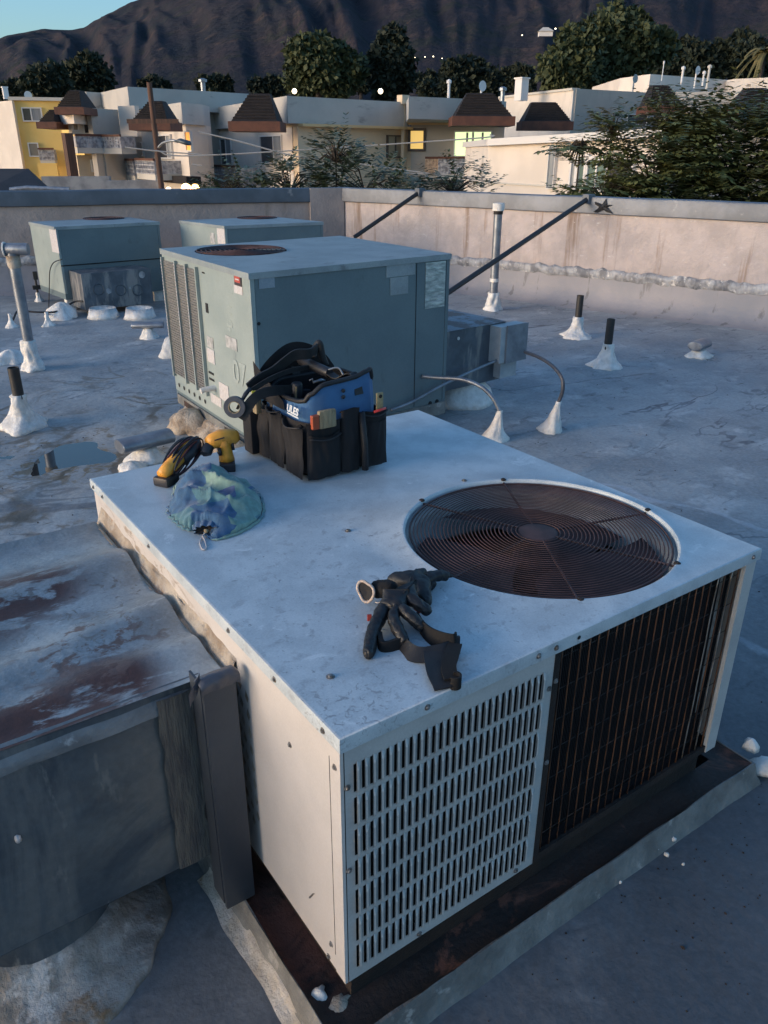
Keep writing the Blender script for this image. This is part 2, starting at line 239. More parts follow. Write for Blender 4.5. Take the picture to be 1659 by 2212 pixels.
# ------------------------------------------------------------------ mesh builder
class MB:
    def __init__(s): s.v = []; s.f = []; s.sm = False
    def add(s, vs_, fs):
        o = len(s.v); s.v += [Vector(p) for p in vs_]; s.f += [[i+o for i in f] for f in fs]
    def box(s, x0, x1, y0, y1, z0, z1, ax=None, bev=0):
        if bev:
            return s.bbox(x0, x1, y0, y1, z0, z1, ax, bev)
        p = [(x, y, z) for z in (z0, z1) for x, y in ((x0, y0), (x1, y0), (x1, y1), (x0, y1))]
        if ax: p = [ax(q) for q in p]
        s.add(p, [(3, 2, 1, 0), (4, 5, 6, 7), (0, 1, 5, 4), (1, 2, 6, 5), (2, 3, 7, 6), (3, 0, 4, 7)])
    def bbox(s, x0, x1, y0, y1, z0, z1, ax, b):
        import bmesh
        bm = bmesh.new(); bmesh.ops.create_cube(bm, size=1)
        for v in bm.verts:
            v.co = Vector(((x0+x1)/2+v.co.x*(x1-x0), (y0+y1)/2+v.co.y*(y1-y0), (z0+z1)/2+v.co.z*(z1-z0)))
        bmesh.ops.bevel(bm, geom=bm.edges[:], offset=b, segments=2, profile=.6, affect='EDGES')
        bm.verts.index_update()
        p = [v.co.copy() for v in bm.verts]
        if ax: p = [ax(q) for q in p]
        s.add(p, [[v.index for v in f.verts] for f in bm.faces]); bm.free()
    def tube(s, pts, r, n=8, cap=True, flat=1.0, upv=None):
        pts = [Vector(p) for p in pts]; rs = r if isinstance(r, (list, tuple)) else [r]*len(pts)
        o = len(s.v); up = None
        for i, p in enumerate(pts):
            t = (pts[min(i+1, len(pts)-1)]-pts[max(i-1, 0)]).normalized()
            if up is None:
                up = Vector(upv) if upv else (Vector((0, 0, 1)) if abs(t.z) < .9 else Vector((1, 0, 0)))
            a = t.cross(up).normalized(); up2 = a.cross(t).normalized(); up = up2
            for k in range(n):
                an = 2*PI*k/n; s.v.append(p+a*math.cos(an)*rs[i]+up2*math.sin(an)*rs[i]*flat)
        for i in range(len(pts)-1):
            for k in range(n):
                k2 = (k+1) % n
                s.f.append([o+i*n+k, o+i*n+k2, o+(i+1)*n+k2, o+(i+1)*n+k])
        if cap:
            s.f.append([o+k for k in range(n)][::-1]); s.f.append([o+(len(pts)-1)*n+k for k in range(n)])
    def lathe(s, prof, c, n=24, ax=None, wob=0, seed=0):
        o = len(s.v)
        for i, (r, z) in enumerate(prof):
            for k in range(n):
                a = 2*PI*k/n; rr = r
                if wob: rr = r*(1+wob*noise.noise(Vector((math.cos(a)*1.6+seed, math.sin(a)*1.6, z*9+seed)))*2+wob*.7*noise.noise(Vector((math.cos(a)*5+seed, math.sin(a)*5, z*34))))
                p = Vector((rr*math.cos(a), rr*math.sin(a), z)); p = ax(p) if ax else p
                s.v.append(Vector(c)+p)
        for i in range(len(prof)-1):
            for k in range(n):
                k2 = (k+1) % n; s.f.append([o+i*n+k, o+i*n+k2, o+(i+1)*n+k2, o+(i+1)*n+k])
        s.f.append([o+k for k in range(n)][::-1]); s.f.append([o+(len(prof)-1)*n+k for k in range(n)])
    def prism(s, poly, z0, z1, lean=None):
        n = len(poly); a = 0
        for i in range(n):
            p, q = poly[i], poly[(i+1) % n]; a += p[0]*q[1]-q[0]*p[1]
        if a < 0: poly = poly[::-1]
        o = len(s.v)
        for z in (z0, z1): s.v += [Vector((p[0], p[1], z)) for p in poly]
        s.f.append([o+i for i in range(n)][::-1]); s.f.append([o+n+i for i in range(n)])
        for i in range(n):
            j = (i+1) % n; s.f.append([o+i, o+j, o+n+j, o+n+i])
    def torus(s, c, R_, r, n=64, m=6):
        o = len(s.v)
        for i in range(n):
            a = 2*PI*i/n
            for k in range(m):
                b = 2*PI*k/m; rr = R_+r*math.cos(b)
                s.v.append(Vector(c)+Vector((rr*math.cos(a), rr*math.sin(a), r*math.sin(b))))
        for i in range(n):
            for k in range(m):
                s.f.append([o+i*m+k, o+((i+1) % n)*m+k, o+((i+1) % n)*m+(k+1) % m, o+i*m+(k+1) % m])
    def grid(s, nu, nv, fn, closeu=False):
        o = len(s.v)
        for i in range(nu):
            for j in range(nv): s.v.append(Vector(fn(i/(nu-1) if not closeu else i/nu, j/(nv-1))))
        for i in range(nu if closeu else nu-1):
            for j in range(nv-1):
                i2 = (i+1) % nu; s.f.append([o+i*nv+j, o+i2*nv+j, o+i2*nv+j+1, o+i*nv+j+1])
    def build(s, name, mat, parent=None, smooth=False, kind=None, label=None):
        me = bpy.data.meshes.new(name)
        if not s.v: return None
        xs = [p.x for p in s.v]; ys = [p.y for p in s.v]; zs = [p.z for p in s.v]
        c = Vector(((min(xs)+max(xs))/2, (min(ys)+max(ys))/2, min(zs)))
        me.from_pydata([p-c for p in s.v], [], s.f); me.update()
        if smooth:
            for p in me.polygons: p.use_smooth = True
            if smooth == 2 and hasattr(me, 'set_sharp_from_angle'): me.set_sharp_from_angle(angle=math.radians(40))
        me.materials.append(mat)
        o = bpy.data.objects.new(name, me); C.objects.link(o)
        put(o, c, parent)
        if kind: o['kind'] = kind
        if label: o['label'] = label
        return o
WP = {}
def put(o, c, parent=None):
    WP[o.name] = Vector(c)
    if parent is not None:
        o.parent = parent; o.location = Vector(c)-WP[parent.name]
    else: o.location = c
def thing(name, loc, label, cat, group=None):
    o = bpy.data.objects.new(name, None); C.objects.link(o); put(o, Vector(loc)); o.empty_display_size = .1
    return tag(o, label, cat, group)
def tag(o, label, cat, group=None):
    o['label'] = label; o['category'] = cat
    if group: o['group'] = group
    return o
def one(fn, name, mat, parent=None, **k):
    m = MB(); fn(m); return m.build(name, mat, parent, **k)
def inst(src, c, name, parent):
    o = bpy.data.objects.new(name, src.data); C.objects.link(o); put(o, c, parent); return o
def bez(pts, n=8):
    pts = [Vector(p) for p in pts]; out = []
    P = [pts[0]*2-pts[1]]+pts+[pts[-1]*2-pts[-2]]
    for i in range(1, len(P)-2):
        for k in range(n):
            t = k/n; a, b, c, d = P[i-1], P[i], P[i+1], P[i+2]
            out.append(.5*((2*b)+(c-a)*t+(2*a-5*b+4*c-d)*t*t+(3*b-a-3*c+d)*t**3))
    out.append(pts[-1]); return out
def N(x, y, z=0, s=1.0): return noise.noise(Vector((x*s, y*s, z*s)))

# ------------------------------------------------------------------ the roof
HUMPS = []
def roofz(x, y):
    z = .010*N(x, y, 0, .9)+.006*N(x, y, 5, 2.3)+.0025*N(x, y, 9, 7)
    # lapped seams of the coating running along the roof
    for s0, ang in ((1.2, .3), (3.3, .28), (5.4, .31), (-1.1, .3)):
        d = (y-.27*x-s0+.04*N(x, y, 3, 1.5))
        z += .007*math.exp(-(d/.05)**2)
    for (hx, hy, hr, hh) in HUMPS: z += hh*math.exp(-((x-hx)**2+(y-hy)**2)/hr**2)
    px, py = PUD
    z *= 1-math.exp(-((x-px)**2+(y-py)**2)/.5)
    d = math.hypot(x-px, y-py)*(1+.45*N(x, y, 2, 3.2))
    z -= .034*math.exp(-(d/.42)**2)+.012*N(x, y, 4, 5)*math.exp(-(d/.8)**2)
    for cx_, cy_, wd in ((.7, 1.0, 1.3),):
        if -.1 < x < 1.4 and -.1 < y < 1.6: z = min(z, .0)
    return z-.012
PUD = Vector((.53, 4.08))
def roof(m):
    nx, ny = 300, 330
    X0, X1, Y0, Y1 = -5.0, 8.6, -3.5, 12.2
    def fn(a, b):
        x = X0+(X1-X0)*a; y = Y0+(Y1-Y0)*b; return (x, y, roofz(x, y))
    m.grid(nx, ny, fn)
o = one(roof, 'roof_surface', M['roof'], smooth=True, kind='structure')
o['kind'] = 'structure'
# the building under the roof and the ground of the neighbourhood
one(lambda m: m.box(-5.0, 8.55, -3.5, 12.1, -6.6, -.12), 'building_below_roof', M['wGrey'], kind='structure')
def gr(m): m.grid(40, 40, lambda a, b: (-400+1600*a, -300+1800*b, -6.6))
one(gr, 'ground', M['ground'], kind='structure')
# puddle
def pud(m):
    n = 48; c = Vector((*PUD, -.0335)); pts = []
    for k in range(n):
        a = 2*PI*k/n; r = .62+.10*N(math.cos(a)*1.3, math.sin(a)*1.3, 2.2)
        pts.append(c+Vector((r*math.cos(a)*1.0, r*math.sin(a)*.75, 0)))
    m.add([c]+pts, [(0, i+1, (i+1) % n+1) for i in range(n)])
mw = bpy.data.materials.new('puddle_water'); mw.use_nodes = True
b_ = mw.node_tree.nodes['Principled BSDF']; b_.inputs['Base Color'].default_value = (.035, .033, .032, 1); b_.inputs['Roughness'].default_value = .03; b_.inputs['IOR'].default_value = 1.6
b_.inputs['Specular IOR Level'].default_value = .8
M['water'] = mw
one(pud, 'puddle_water', mw, kind='structure')

# ------------------------------------------------------------------ parapet walls
RA, RB = G(990, 625), G(1659, 706)
rdir = (RB-RA).normalized(); rdir.z = 0
corner = V(740, 425, RA, RB); corner.z = 0
lend = G(0, 418, 1.25); lend.z = 0
ldir = (lend-corner).normalized()
rn = Vector((-rdir.y, rdir.x, 0)); rn = -rn if rn.dot(CAMP-corner) < 0 else rn
ln = Vector((-ldir.y, ldir.x, 0)); ln = -ln if ln.dot(CAMP-corner) < 0 else ln
def parapet(base, d, n, L, label, mat, seedv):
    # base point of inner face at corner, running along d; n points to the roof
    t = thing('parapet_wall', base, label, 'wall')
    def P(u, w_, z): return base+d*u+n*w_+Vector((0, 0, z))
    def wall(m):
        nu, nv = 160, 14
        m.grid(nu, nv, lambda a, b: P(L*a, .012*N(a*L*1.3, b*2, seedv), .40+(1.10-.40)*b))
        m.add([P(0, -.2, .2), P(L, -.2, .2), P(L, -.2, 1.1), P(0, -.2, 1.1)], [(0, 1, 2, 3)])
    wall_ = MB(); wall(wall_); wall_.build('stucco_face', mat, t, smooth=True)
    def cap(m):
        prof = [(-.26, 1.05), (-.26, 1.27), (-.01, 1.285), (.035, 1.272), (.042, 1.25), (.042, 1.095), (.03, 1.085), (.0, 1.09)]
        nu = 90
        m.grid(nu, len(prof), lambda a, b: P(-.1+(L+.1)*a, prof[round(b*(len(prof)-1))][0]+.004*N(a*L*2, b*3, seedv+4), prof[round(b*(len(prof)-1))][1]+.012*N(a*L*.8, 0, seedv)))
    one(cap, 'wall_cap', M['capL' if mat == M['stucco_dim'] else 'cap'], t, smooth=2)
    def fl(m):
        nu, nv = 260, 9
        def fn(a, b):
            u = L*a; edge = .02*N(u*6, 0, seedv)+.012*N(u*19, 2, seedv)
            z = .335+edge*1.2+(.115+.018*N(u*9, 4, seedv)*1.5)*b
            return P(u, .030+.014*math.sin(PI*b)+.010*N(u*8, b*2.5, seedv+2)-(.016 if b > .99 else 0), z)
        m.grid(nu, nv, fn)
    one(fl, 'metal_flashing', M['flash'], t, smooth=True)
    def mb(m):
        nu = 120
        prof = [(.30, -.02), (.20, .005), (.13, .03), (.07, .10), (.035, .2), (.02, .36), (.0, .42)]
        m.grid(nu, len(prof), lambda a, b: P(L*a, prof[round(b*6)][0]+.012*N(a*L*1.5, b*2, seedv), prof[round(b*6)][1]+.006*N(a*L*2, b, seedv)))
    one(mb, 'membrane_turn_up', M['memb'], t, smooth=True)
    return t
pr_ = parapet(corner, rdir, rn, 9.0, 'right-hand pinkish stucco parapet with silver flashing, running behind the vent pipes', M['stucco'], 1)
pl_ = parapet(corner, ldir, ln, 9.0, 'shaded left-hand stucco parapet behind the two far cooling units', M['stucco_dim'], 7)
# pier of the parapet near the corner
def pier(m):
    a = V(668, 425, corner, lend); b = V(741, 425, corner, lend)
    e = (b-a); e.z = 0; e.normalize(); a.z = b.z = 0
    m.add([a+ln*.05+Vector((0, 0, .3)), b+ln*.05+Vector((0, 0, .3)), b+ln*.05+Vector((0, 0, 1.275)), a+ln*.05+Vector((0, 0, 1.275)),
           a+Vector((0, 0, .3)), b+Vector((0, 0, .3)), b+Vector((0, 0, 1.275)), a+Vector((0, 0, 1.275))],
          [(0, 1, 2, 3), (4, 0, 3, 7), (1, 5, 6, 2), (3, 2, 6, 7)])
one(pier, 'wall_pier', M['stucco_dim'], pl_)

# braces from the parapet cap
def brace(p, q, label):
    t = thing('wall_brace', q, label, 'brace', 'pipes bracing the parapet')
    one(lambda m: m.tube([p, q], .028, 12), 'brace_pipe', M['blackpipe'], t, smooth=2)
    def br(m):
        c = Vector(p); m.box(c.x-.06, c.x+.05, c.y-.05, c.y+.05, c.z-.06, c.z+.045)
    one(br, 'wall_bracket', M['cap'], t)
p1 = V(1272, 428, RA+rn*.02, RB+rn*.02); q1 = G(868, 700, .02)
pA = V(908, 414, RA+rn*.02, RB+rn*.02); qA = G(735, 535, .1)
# lower ends stand on the roof behind the units: keep the line seen in the photograph
def along(pt, x, y, z):            # point of the sight line at height z
    return G(x, y, z)
brace(p1, G(962, 636, .42), 'long dark brace pipe crossing in front of the tall vent pipe')
brace(pA, G(766, 512, .72), 'short dark brace pipe rising right of the far corner unit')
tb = MB()
c0 = V(1303, 447, RA+rn*.05, RB+rn*.05)
pts = []
for k in range(18):
    a = 2*PI*k/18; r = (.04, .10, .05, .06, .13, .045, .05, .11, .09, .04, .05, .12, .10, .05, .045, .08, .14, .06)[k]; pts.append(c0+rdir*(r*1.3*math.cos(a))+Vector((0, 0, r*.8*math.sin(a)))+rn*.008*(k % 2))
tb.add([c0+rn*.03]+pts, [(0, i+1, (i+1) % 18+1) for i in range(18)])
tag(tb.build('torn_patch', M['blackpipe']), 'torn dark patch hanging on the cap beside the long brace', 'patch')

# ------------------------------------------------------------------ mastic cones, pipes
def cone_prof(r0, r1, h, e=3.0, n=12):
    return [(r1+(r0-r1)*(1-t)**e, h*t) for t in [i/(n-1) for i in range(n)]]
def mastic_cone(m, c, r0, r1, h, seed=0, sink=.02):
    m.lathe([(r0*1.02, -sink)]+cone_prof(r0, r1*1.15, h), c, 36, wob=.2, seed=seed)
def stack(x, y, h, r, label, base_r=.16, base_h=.2, lean=(0, 0)):
    c = G(x, y, 0); c.z = 0
    t = thing('vent_stack', c, label, 'vent pipe', 'short black vent stacks on the roof')
    def pp(m):
        m.lathe([(r, base_h*.6), (r, h), (r*.86, h), (r*.86, h-.05)], c, 20, ax=lambda p: Vector((p.x+lean[0]*p.z, p.y+lean[1]*p.z, p.z)))
    one(pp, 'pipe', M['blackpipe'], t, smooth=2)
    m2 = MB(); m2.lathe([(base_r*1.02, -.03)]+cone_prof(base_r, r*1.35, base_h), c, 36, wob=.22, seed=x, ax=lambda p: Vector((p.x+lean[0]*max(0, p.z), p.y+lean[1]*max(0, p.z), p.z)))
    m2.build('mastic_collar', M['mastic'], t, smooth=True)
stack(1245, 726, .42, .036, 'black vent stack in a white cone, farther of the two right of the switch box', .15, .2)
stack(1308, 790, .42, .036, 'black vent stack in a white cone, nearer of the two right of the switch box', .15, .2)
stack(52, 918, .41, .038, 'black vent stack in a white cone at the left edge by the puddle', .155, .22)

def tallpipe(x, y, h, r, label, cap, hm):
    c = G(x, y, 0); c.z = 0
    t = thing('tall_vent_pipe', c, label, 'vent pipe', 'tall galvanised vent pipes')
    one(lambda m: m.tube([c+Vector((0, 0, .05)), c+Vector((0, 0, h))], r, 20), 'pipe', M['galv'], t, smooth=2)
    m2 = MB(); mastic_cone(m2, c, r*2.3, r*1.18, hm, seed=x); m2.build('mastic_collar', M['mastic'], t, smooth=True)
    if cap == 'tee':
        e = Vector((math.cos(-YAW+.1), math.sin(-YAW+.1), 0))
        one(lambda m: m.tube([c+Vector((0, 0, h+.03))-e*.05, c+Vector((0, 0, h+.03))-e*.045, c+Vector((0, 0, h+.03))+e*.135], [.046, .050, .048], 18), 'tee_cap', M['galv'], t, smooth=2)
        one(lambda m: m.tube([c+Vector((0, 0, h+.03))-e*.062, c+Vector((0, 0, h+.03))-e*.05], .06, 18), 'end_cap', M['mastic'], t, smooth=2)
        one(lambda m: m.tube([c+Vector((0, 0, h-.12)), c+Vector((0, 0, h-.10)), c+Vector((0, 0, h-.02))], [r*1.05, r*1.22, r*1.22], 18), 'collar', M['mastic_dirty'], t, smooth=2)
    else:
        one(lambda m: m.tube([c+Vector((0, 0, h-.06)), c+Vector((0, 0, h+.02)), c+Vector((0, 0, h+.025))], [r*1.4, r*1.4, r*.6], 18), 'cap', M['mastic'], t, smooth=2)
        one(lambda m: m.tube([c+Vector((0, 0, h-.10)), c+Vector((0, 0, h-.06))], r*1.12, 18), 'neck', M['rust'], t, smooth=2)
        one(lambda m: m.tube([c+Vector((0, 0, .33)), c+Vector((0, 0, .37))], r*1.1, 18), 'sleeve', M['mastic'], t, smooth=2)
tallpipe(72, 796, .98, .045, 'tall pipe with a tee-shaped cap at the left edge of the roof', 'tee', .25)
tallpipe(1064, 668, 1.2, .05, 'tall straight pipe in front of the pink parapet, behind the long brace', 'cap', .2)

def lowvent(x, y, r, hood, yawv, label, hr=.07, hl=.2, h=.13, mat='galv'):
    c = G(x, y, 0); c.z = 0
    t = thing('low_roof_vent', c, label, 'roof vent', 'low hooded vents')
    m2 = MB(); m2.lathe([(r*1.05, -.03), (r, 0), (r*.8, h*.3), (r*.55, h*.8), (r*.5, h)], c, 22, wob=.25, seed=x); m2.build('mastic_base', M['mastic'], t, smooth=True)
    e = Vector((math.cos(yawv), math.sin(yawv), 0)); q = c+Vector((0, 0, h+hr*.6))
    one(lambda m: m.tube([q-e*hl*.5, q-e*hl*.48, q+e*hl*.5], [hr*.9, hr, hr], 16, flat=.6), 'hood', M[mat], t, smooth=2)
lowvent(1508, 766, .13, 1, .2, 'low hooded vent alone on the open roof at the right', .075, .22, .05)
lowvent(322, 728, .085, 1, -.5, 'small flat hooded vent on the roof between the far unit and the middle unit', .055, .32, .09)
lowvent(318, 990, .11, 1, .1, 'grey hooded vent lying on a white lump beside the puddle', .075, .34, .07)
for (x, y, r, h, lb) in ((25, 778, .16, .10, 'white mastic lump by the foot of the tall tee-capped pipe'), (368, 768, .10, .18, 'pale mastic cone against the side of the middle unit'),
                         (135, 682, .2, .16, 'white mastic heap at the corner of the far left unit'), (284, 1010, .08, .04, 'crumbled mastic patch beside the puddle edge')):
    c = G(x, y, 0); c.z = 0; m2 = MB(); m2.lathe([(r*1.05, -.03), (r, 0), (r*.7, h*.45), (r*.3, h*.9), (r*.05, h)], c, 24, wob=.3, seed=x)
    tag(m2.build('mastic_mound', M['mastic'], smooth=True), lb, 'mastic lump')
def conduit(pts, cone, label, r=.014, mat='galv', hc=.2, rc=.085):
    c = G(*cone, 0); c.z = 0
    t = thing('conduit', c, label, 'conduit', 'conduits curving into the roof')
    one(lambda m: m.tube(bez(pts), r, 10), 'flexible_tube', M[mat], t, smooth=True)
    end = Vector(pts[-1]); off = end-c
    m2 = MB(); m2.lathe([(rc*1.05, -.03)]+cone_prof(rc, r*1.25, max(.1, off.z+.01), 1.6), c, 24, wob=.2, seed=cone[0], ax=lambda p: Vector((p.x+off.x*max(0, p.z)/max(.1, off.z), p.y+off.y*max(0, p.z)/max(.1, off.z), p.z)))
    m2.build('mastic_cone', M['mastic'], t, smooth=True)
pa, pb = Vector((2.705, 3.25, 0)), G(1070, 948, 0)
conduit([V(x, y, pa, pb) for x, y in ((912, 813), (950, 816), (1000, 820), (1040, 836), (1066, 862), (1080, 890))], (1068, 946), 'grey conduit arching from the middle unit into the nearer white cone')
pa, pb = Vector((3.45, 3.3, 0)), G(1190, 928, 0)
conduit([V(x, y, pa, pb) for x, y in ((1134, 760), (1165, 772), (1195, 792), (1214, 818), (1215, 845), (1206, 870))], (1190, 928), 'dark conduit curving from the switch box into the farther white cone', r=.013, mat='tape')

# ------------------------------------------------------------------ the near rooftop unit
ZT, ZB, UX, UY = .81, .151, 1.30, 1.486
U = thing('air_conditioner', (.65, .74, ZB), 'large white rooftop air conditioner in the foreground with louvered front and round fan grille', 'air conditioner')
FC, FR = Vector((.893, .405, ZT)), .366
def lid(m):
    x0, x1, y0, y1 = -.005, UX+.005, -.005, UY+.004
    sx = .44; sy = .86
    # fan field: square with a round hole
    rect = (sx, x1-.005, y0+.005, sy); angs = [2*PI*k/120 for k in range(120)]
    for X in (rect[0], rect[1]):
        for Y in (rect[2], rect[3]): angs.append(math.atan2(Y-FC.y, X-FC.x) % (2*PI))
    angs.sort()
    def outer(a):
        dx, dy = math.cos(a), math.sin(a); t = 1e9
        if dx > 1e-9: t = min(t, (rect[1]-FC.x)/dx)
        if dx < -1e-9: t = min(t, (rect[0]-FC.x)/dx)
        if dy > 1e-9: t = min(t, (rect[3]-FC.y)/dy)
        if dy < -1e-9: t = min(t, (rect[2]-FC.y)/dy)
        return Vector((FC.x+dx*t, FC.y+dy*t, ZT))
    prof = [(FR+.020, 0), (FR+.012, .0035), (FR+.004, .004), (FR, .001), (FR-.002, -.006), (FR-.002, -.05)]
    n = len(angs); rings = []
    for a in angs:
        o_ = outer(a); row = [o_]
        for r_, z_ in prof: row.append(Vector((FC.x+r_*math.cos(a), FC.y+r_*math.sin(a), ZT+z_)))
        rings.append(row)
    k = len(rings[0]); o0 = len(m.v)
    for row in rings: m.v += row
    for i in range(n):
        j = (i+1) % n
        for q in range(k-1): m.f.append([o0+i*k+q, o0+j*k+q, o0+j*k+q+1, o0+i*k+q+1])
    i0 = .005
    m.add([(x0+i0, y0+i0, ZT), (sx, y0+i0, ZT), (sx, sy, ZT), (x0+i0, sy, ZT)], [(0, 1, 2, 3)])
    m.add([(x0+i0, sy, ZT), (x1-i0, sy, ZT), (x1-i0, y1-i0, ZT), (x0+i0, y1-i0, ZT)], [(0, 1, 2, 3)])
    loops = [(i0, 0), (.0015, -.0015), (0, -.006), (0, -.032), (.006, -.034)]
    o0 = len(m.v)
    for ins, dz in loops:
        m.v += [Vector((x0+ins, y0+ins, ZT+dz)), Vector((x1-ins, y0+ins, ZT+dz)), Vector((x1-ins, y1-ins, ZT+dz)), Vector((x0+ins, y1-ins, ZT+dz))]
    for q in range(len(loops)-1):
        for i in range(4):
            j = (i+1) % 4; m.f.append([o0+q*4+j, o0+q*4+i, o0+q*4+4+i, o0+q*4+4+j])
one(lid, 'top_lid', M['lid'], U, smooth=2)
# body panels
one(lambda m: m.box(0, .004, .040, UY-.01, ZB, ZT-.031), 'side_panel', M['cream'], U)
one(lambda m: m.box(-.0015, .006, 0.002, .0385, ZB, ZT-.031), 'corner_trim', M['cream'], U)
one(lambda m: m.box(UX-.006, UX, .002, UY, ZB, ZT-.033), 'side_panel', M['cream'], U)
one(lambda m: m.box(.008, UX-.008, UY-.012, UY-.006, ZB, ZT-.033), 'rear_panel', M['cream'], U)
one(lambda m: m.box(.0065, UX-.007, .006, UY-.014, ZB+.002, ZB+.012), 'base_pan', M['rustDark'], U)
# louvered front panel
NC, NR = 27, 7; LX0, LX1 = .030, .508; LZ0, LZ1 = .176, .742
PX1 = .545
dx = (LX1-LX0)/(NC-1); dz = (LZ1-LZ0)/NR; SH = .066; SW = .0062
def lpanel(m):
    xs = [.0075]; zs = [ZB+.001]
    xc = [LX0+dx*i for i in range(NC)]; zc = [LZ0+dz*(j+.5) for j in range(NR)]
    for x in xc: xs += [x-SW/2, x+SW/2]
    for z in zc: zs += [z-SH/2, z+SH/2]
    xs.append(PX1); zs.append(ZT-.033)
    for i in range(len(xs)-1):
        for j in range(len(zs)-1):
            if i % 2 == 1 and j % 2 == 1: continue
            m.add([(xs[i], 0.001, zs[j]), (xs[i+1], .001, zs[j]), (xs[i+1], .001, zs[j+1]), (xs[i], .001, zs[j+1])], [(0, 1, 2, 3)])
LP = one(lpanel, 'louvered_panel', M['louvpaint'], U)
def louver(m):
    h = SH/2; o_ = -.0085; xr = .0122
    # pressed hood: fixed on its right edge, open to the left, pointed at both ends
    m.add([(xr, 0, h-.002), (xr, 0, -h+.002), (-.0012, o_, h-.009), (-.0012, o_, -h+.009), (SW/2+.0005, 0, h+.0055), (SW/2+.0005, 0, -h-.0055),
           (.0030, o_-.0006, h-.0085), (.0030, o_-.0006, -h+.0085)],
          [(1, 0, 6, 7), (7, 6, 2, 3), (0, 4, 6), (4, 2, 6), (5, 1, 7), (3, 5, 7)])
src = None
for i in range(NC):
    for j in range(NR):
        c = Vector((LX0+dx*i, -.0, LZ0+dz*(j+.5)))
        if src is None:
            m = MB(); louver(m); src = m.build('louver', M['louvpaint'], LP)
            off = WP[src.name].copy(); src.location = c+off-WP[LP.name]
        else: inst(src, c+off, 'louver', LP)
one(lambda m: (m.box(.008, .556, .03, .036, ZB+.013, ZT-.04), m.box(.557, .565, .04, .75, ZB+.013, ZT-.09)), 'dark_backing', M['black'], U)  # black sheets added inside to paint the interior dark behind the slots
# coil section
one(lambda m: m.box(.545, .562, -.001, .012, ZB+.001, ZT-.0335), 'coil_side_channel', M['rustDark'], U)
one(lambda m: m.box(UX-.052, UX-.0065, -.002, .010, ZB, ZT-.0335), 'corner_post', M['louvpaint'], U)
one(lambda m: m.box(.562, UX-.052, .002, .012, ZB, ZB+.022), 'bottom_channel', M['rustDark'], U)
def coil(m):
    n = 120; x0, x1 = .565, UX-.053
    for i in range(n):
        x = x0+(x1-x0)*i/n; m.box(x, x+.0022, .034, .05, ZB+.024, ZT-.037)
    m.box(x0, x1, .05, .07, ZB+.024, ZT-.037)
co = one(coil, 'coil_fins', M['coil'], U); co['kind'] = 'stuff'
for i in range(23):
    x = .578+(UX-.063-.578)*i/22
    pts = [Vector((x+.0016*N(x*50, z*9, i), .010+.002*N(i, z*7), z)) for z in [ZB+.012+(ZT-.036-ZB-.012)*k/14 for k in range(15)]]
    one(lambda m: m.tube(pts, .0019 if i < 20 else .0022, 5), 'guard_wire', M['paleWire' if i in (19, 21) else 'copper'], U, smooth=True)
for j in range(7):
    z = ZB+.07+.087*j
    one(lambda m: m.tube([(.565, .0135, z), (.8, .0135, z+.002), (1.0, .014, z-.001), (UX-.055, .0135, z)], .0012, 4), 'cross_wire', M['rust'], U)
# bright flattened fin edge seen beside the corner post
one(lambda m: m.grid(12, 2, lambda a, b: (1.185+.016*b-.01*a, .020+.001*b, ZB+.16+(.44)*a)), 'bent_fin_strip', M['paleWire'], U)
# screws
def screws(lst, nrm, par, r=.0052):
    for p in lst:
        p = Vector(p)
        def f(m):
            q = nrm.to_track_quat('Z', 'X').to_matrix()
            m.lathe([(r*1.35, 0), (r*1.35, .001), (r*.8, .0015), (r*.75, .0042), (r*.4, .0048)], p, 8, ax=lambda v: q @ v)
        one(f, 'screw', M['screw'], par)
screws([(x, -.005, .7945) for x in (.191, .486, .5385, 1.268)]+[(.553, -.001, .70), (.553, -.001, .471), (.012, 0, .688), (.012, 0, .477), (.487, .0, .167), (.193, .0, .163), (.536, .0, .686)], Vector((0, -1, 0)), U)
screws([(-.005, y, .792) for y in (1.453, 1.361, .958, .457, .241, .053)]+[(-.0015, .02, .729), (0, .199, .653), (0, .058, .213), (0, .071, .16)], Vector((-1, 0, 0)), U)
screws([(.464, .701, ZT), (.964, .801, ZT), (.079, .163, ZT)], Vector((0, 0, 1)), U, .007)
one(lambda m: m.lathe([(.005, 0), (.005, .0006)], (.608, -.0056, .7945), 10, ax=lambda v: Vector((v.x, -v.z, v.y))), 'screw_hole', M['black'], U)
one(lambda m: m.box(-.0012, .0, .0405, .0415, .2, .74), 'panel_seam', M['black'], U)
one(lambda m: m.add([(-.0006, .146, .262), (-.0006, .150, .264), (-.0006, .130, .296), (-.0006, .121, .303)], [(0, 1, 2, 3)]), 'scratch_mark', M['screw'], U)
def sidegrime(m):
    for k in range(26):
        y = .415+.03*math.sin(k*2.1)+.012*k/26; z = .25+.43*k/26
        m.add([(-.0005, y, z), (-.0005, y+.010, z+.012), (-.0005, y+.004, z+.034), (-.0005, y-.008, z+.016)], [(0, 1, 2, 3)])
gm_ = one(sidegrime, 'sealant_smears', M['mastic_dirty'], U); gm_['kind'] = 'stuff'
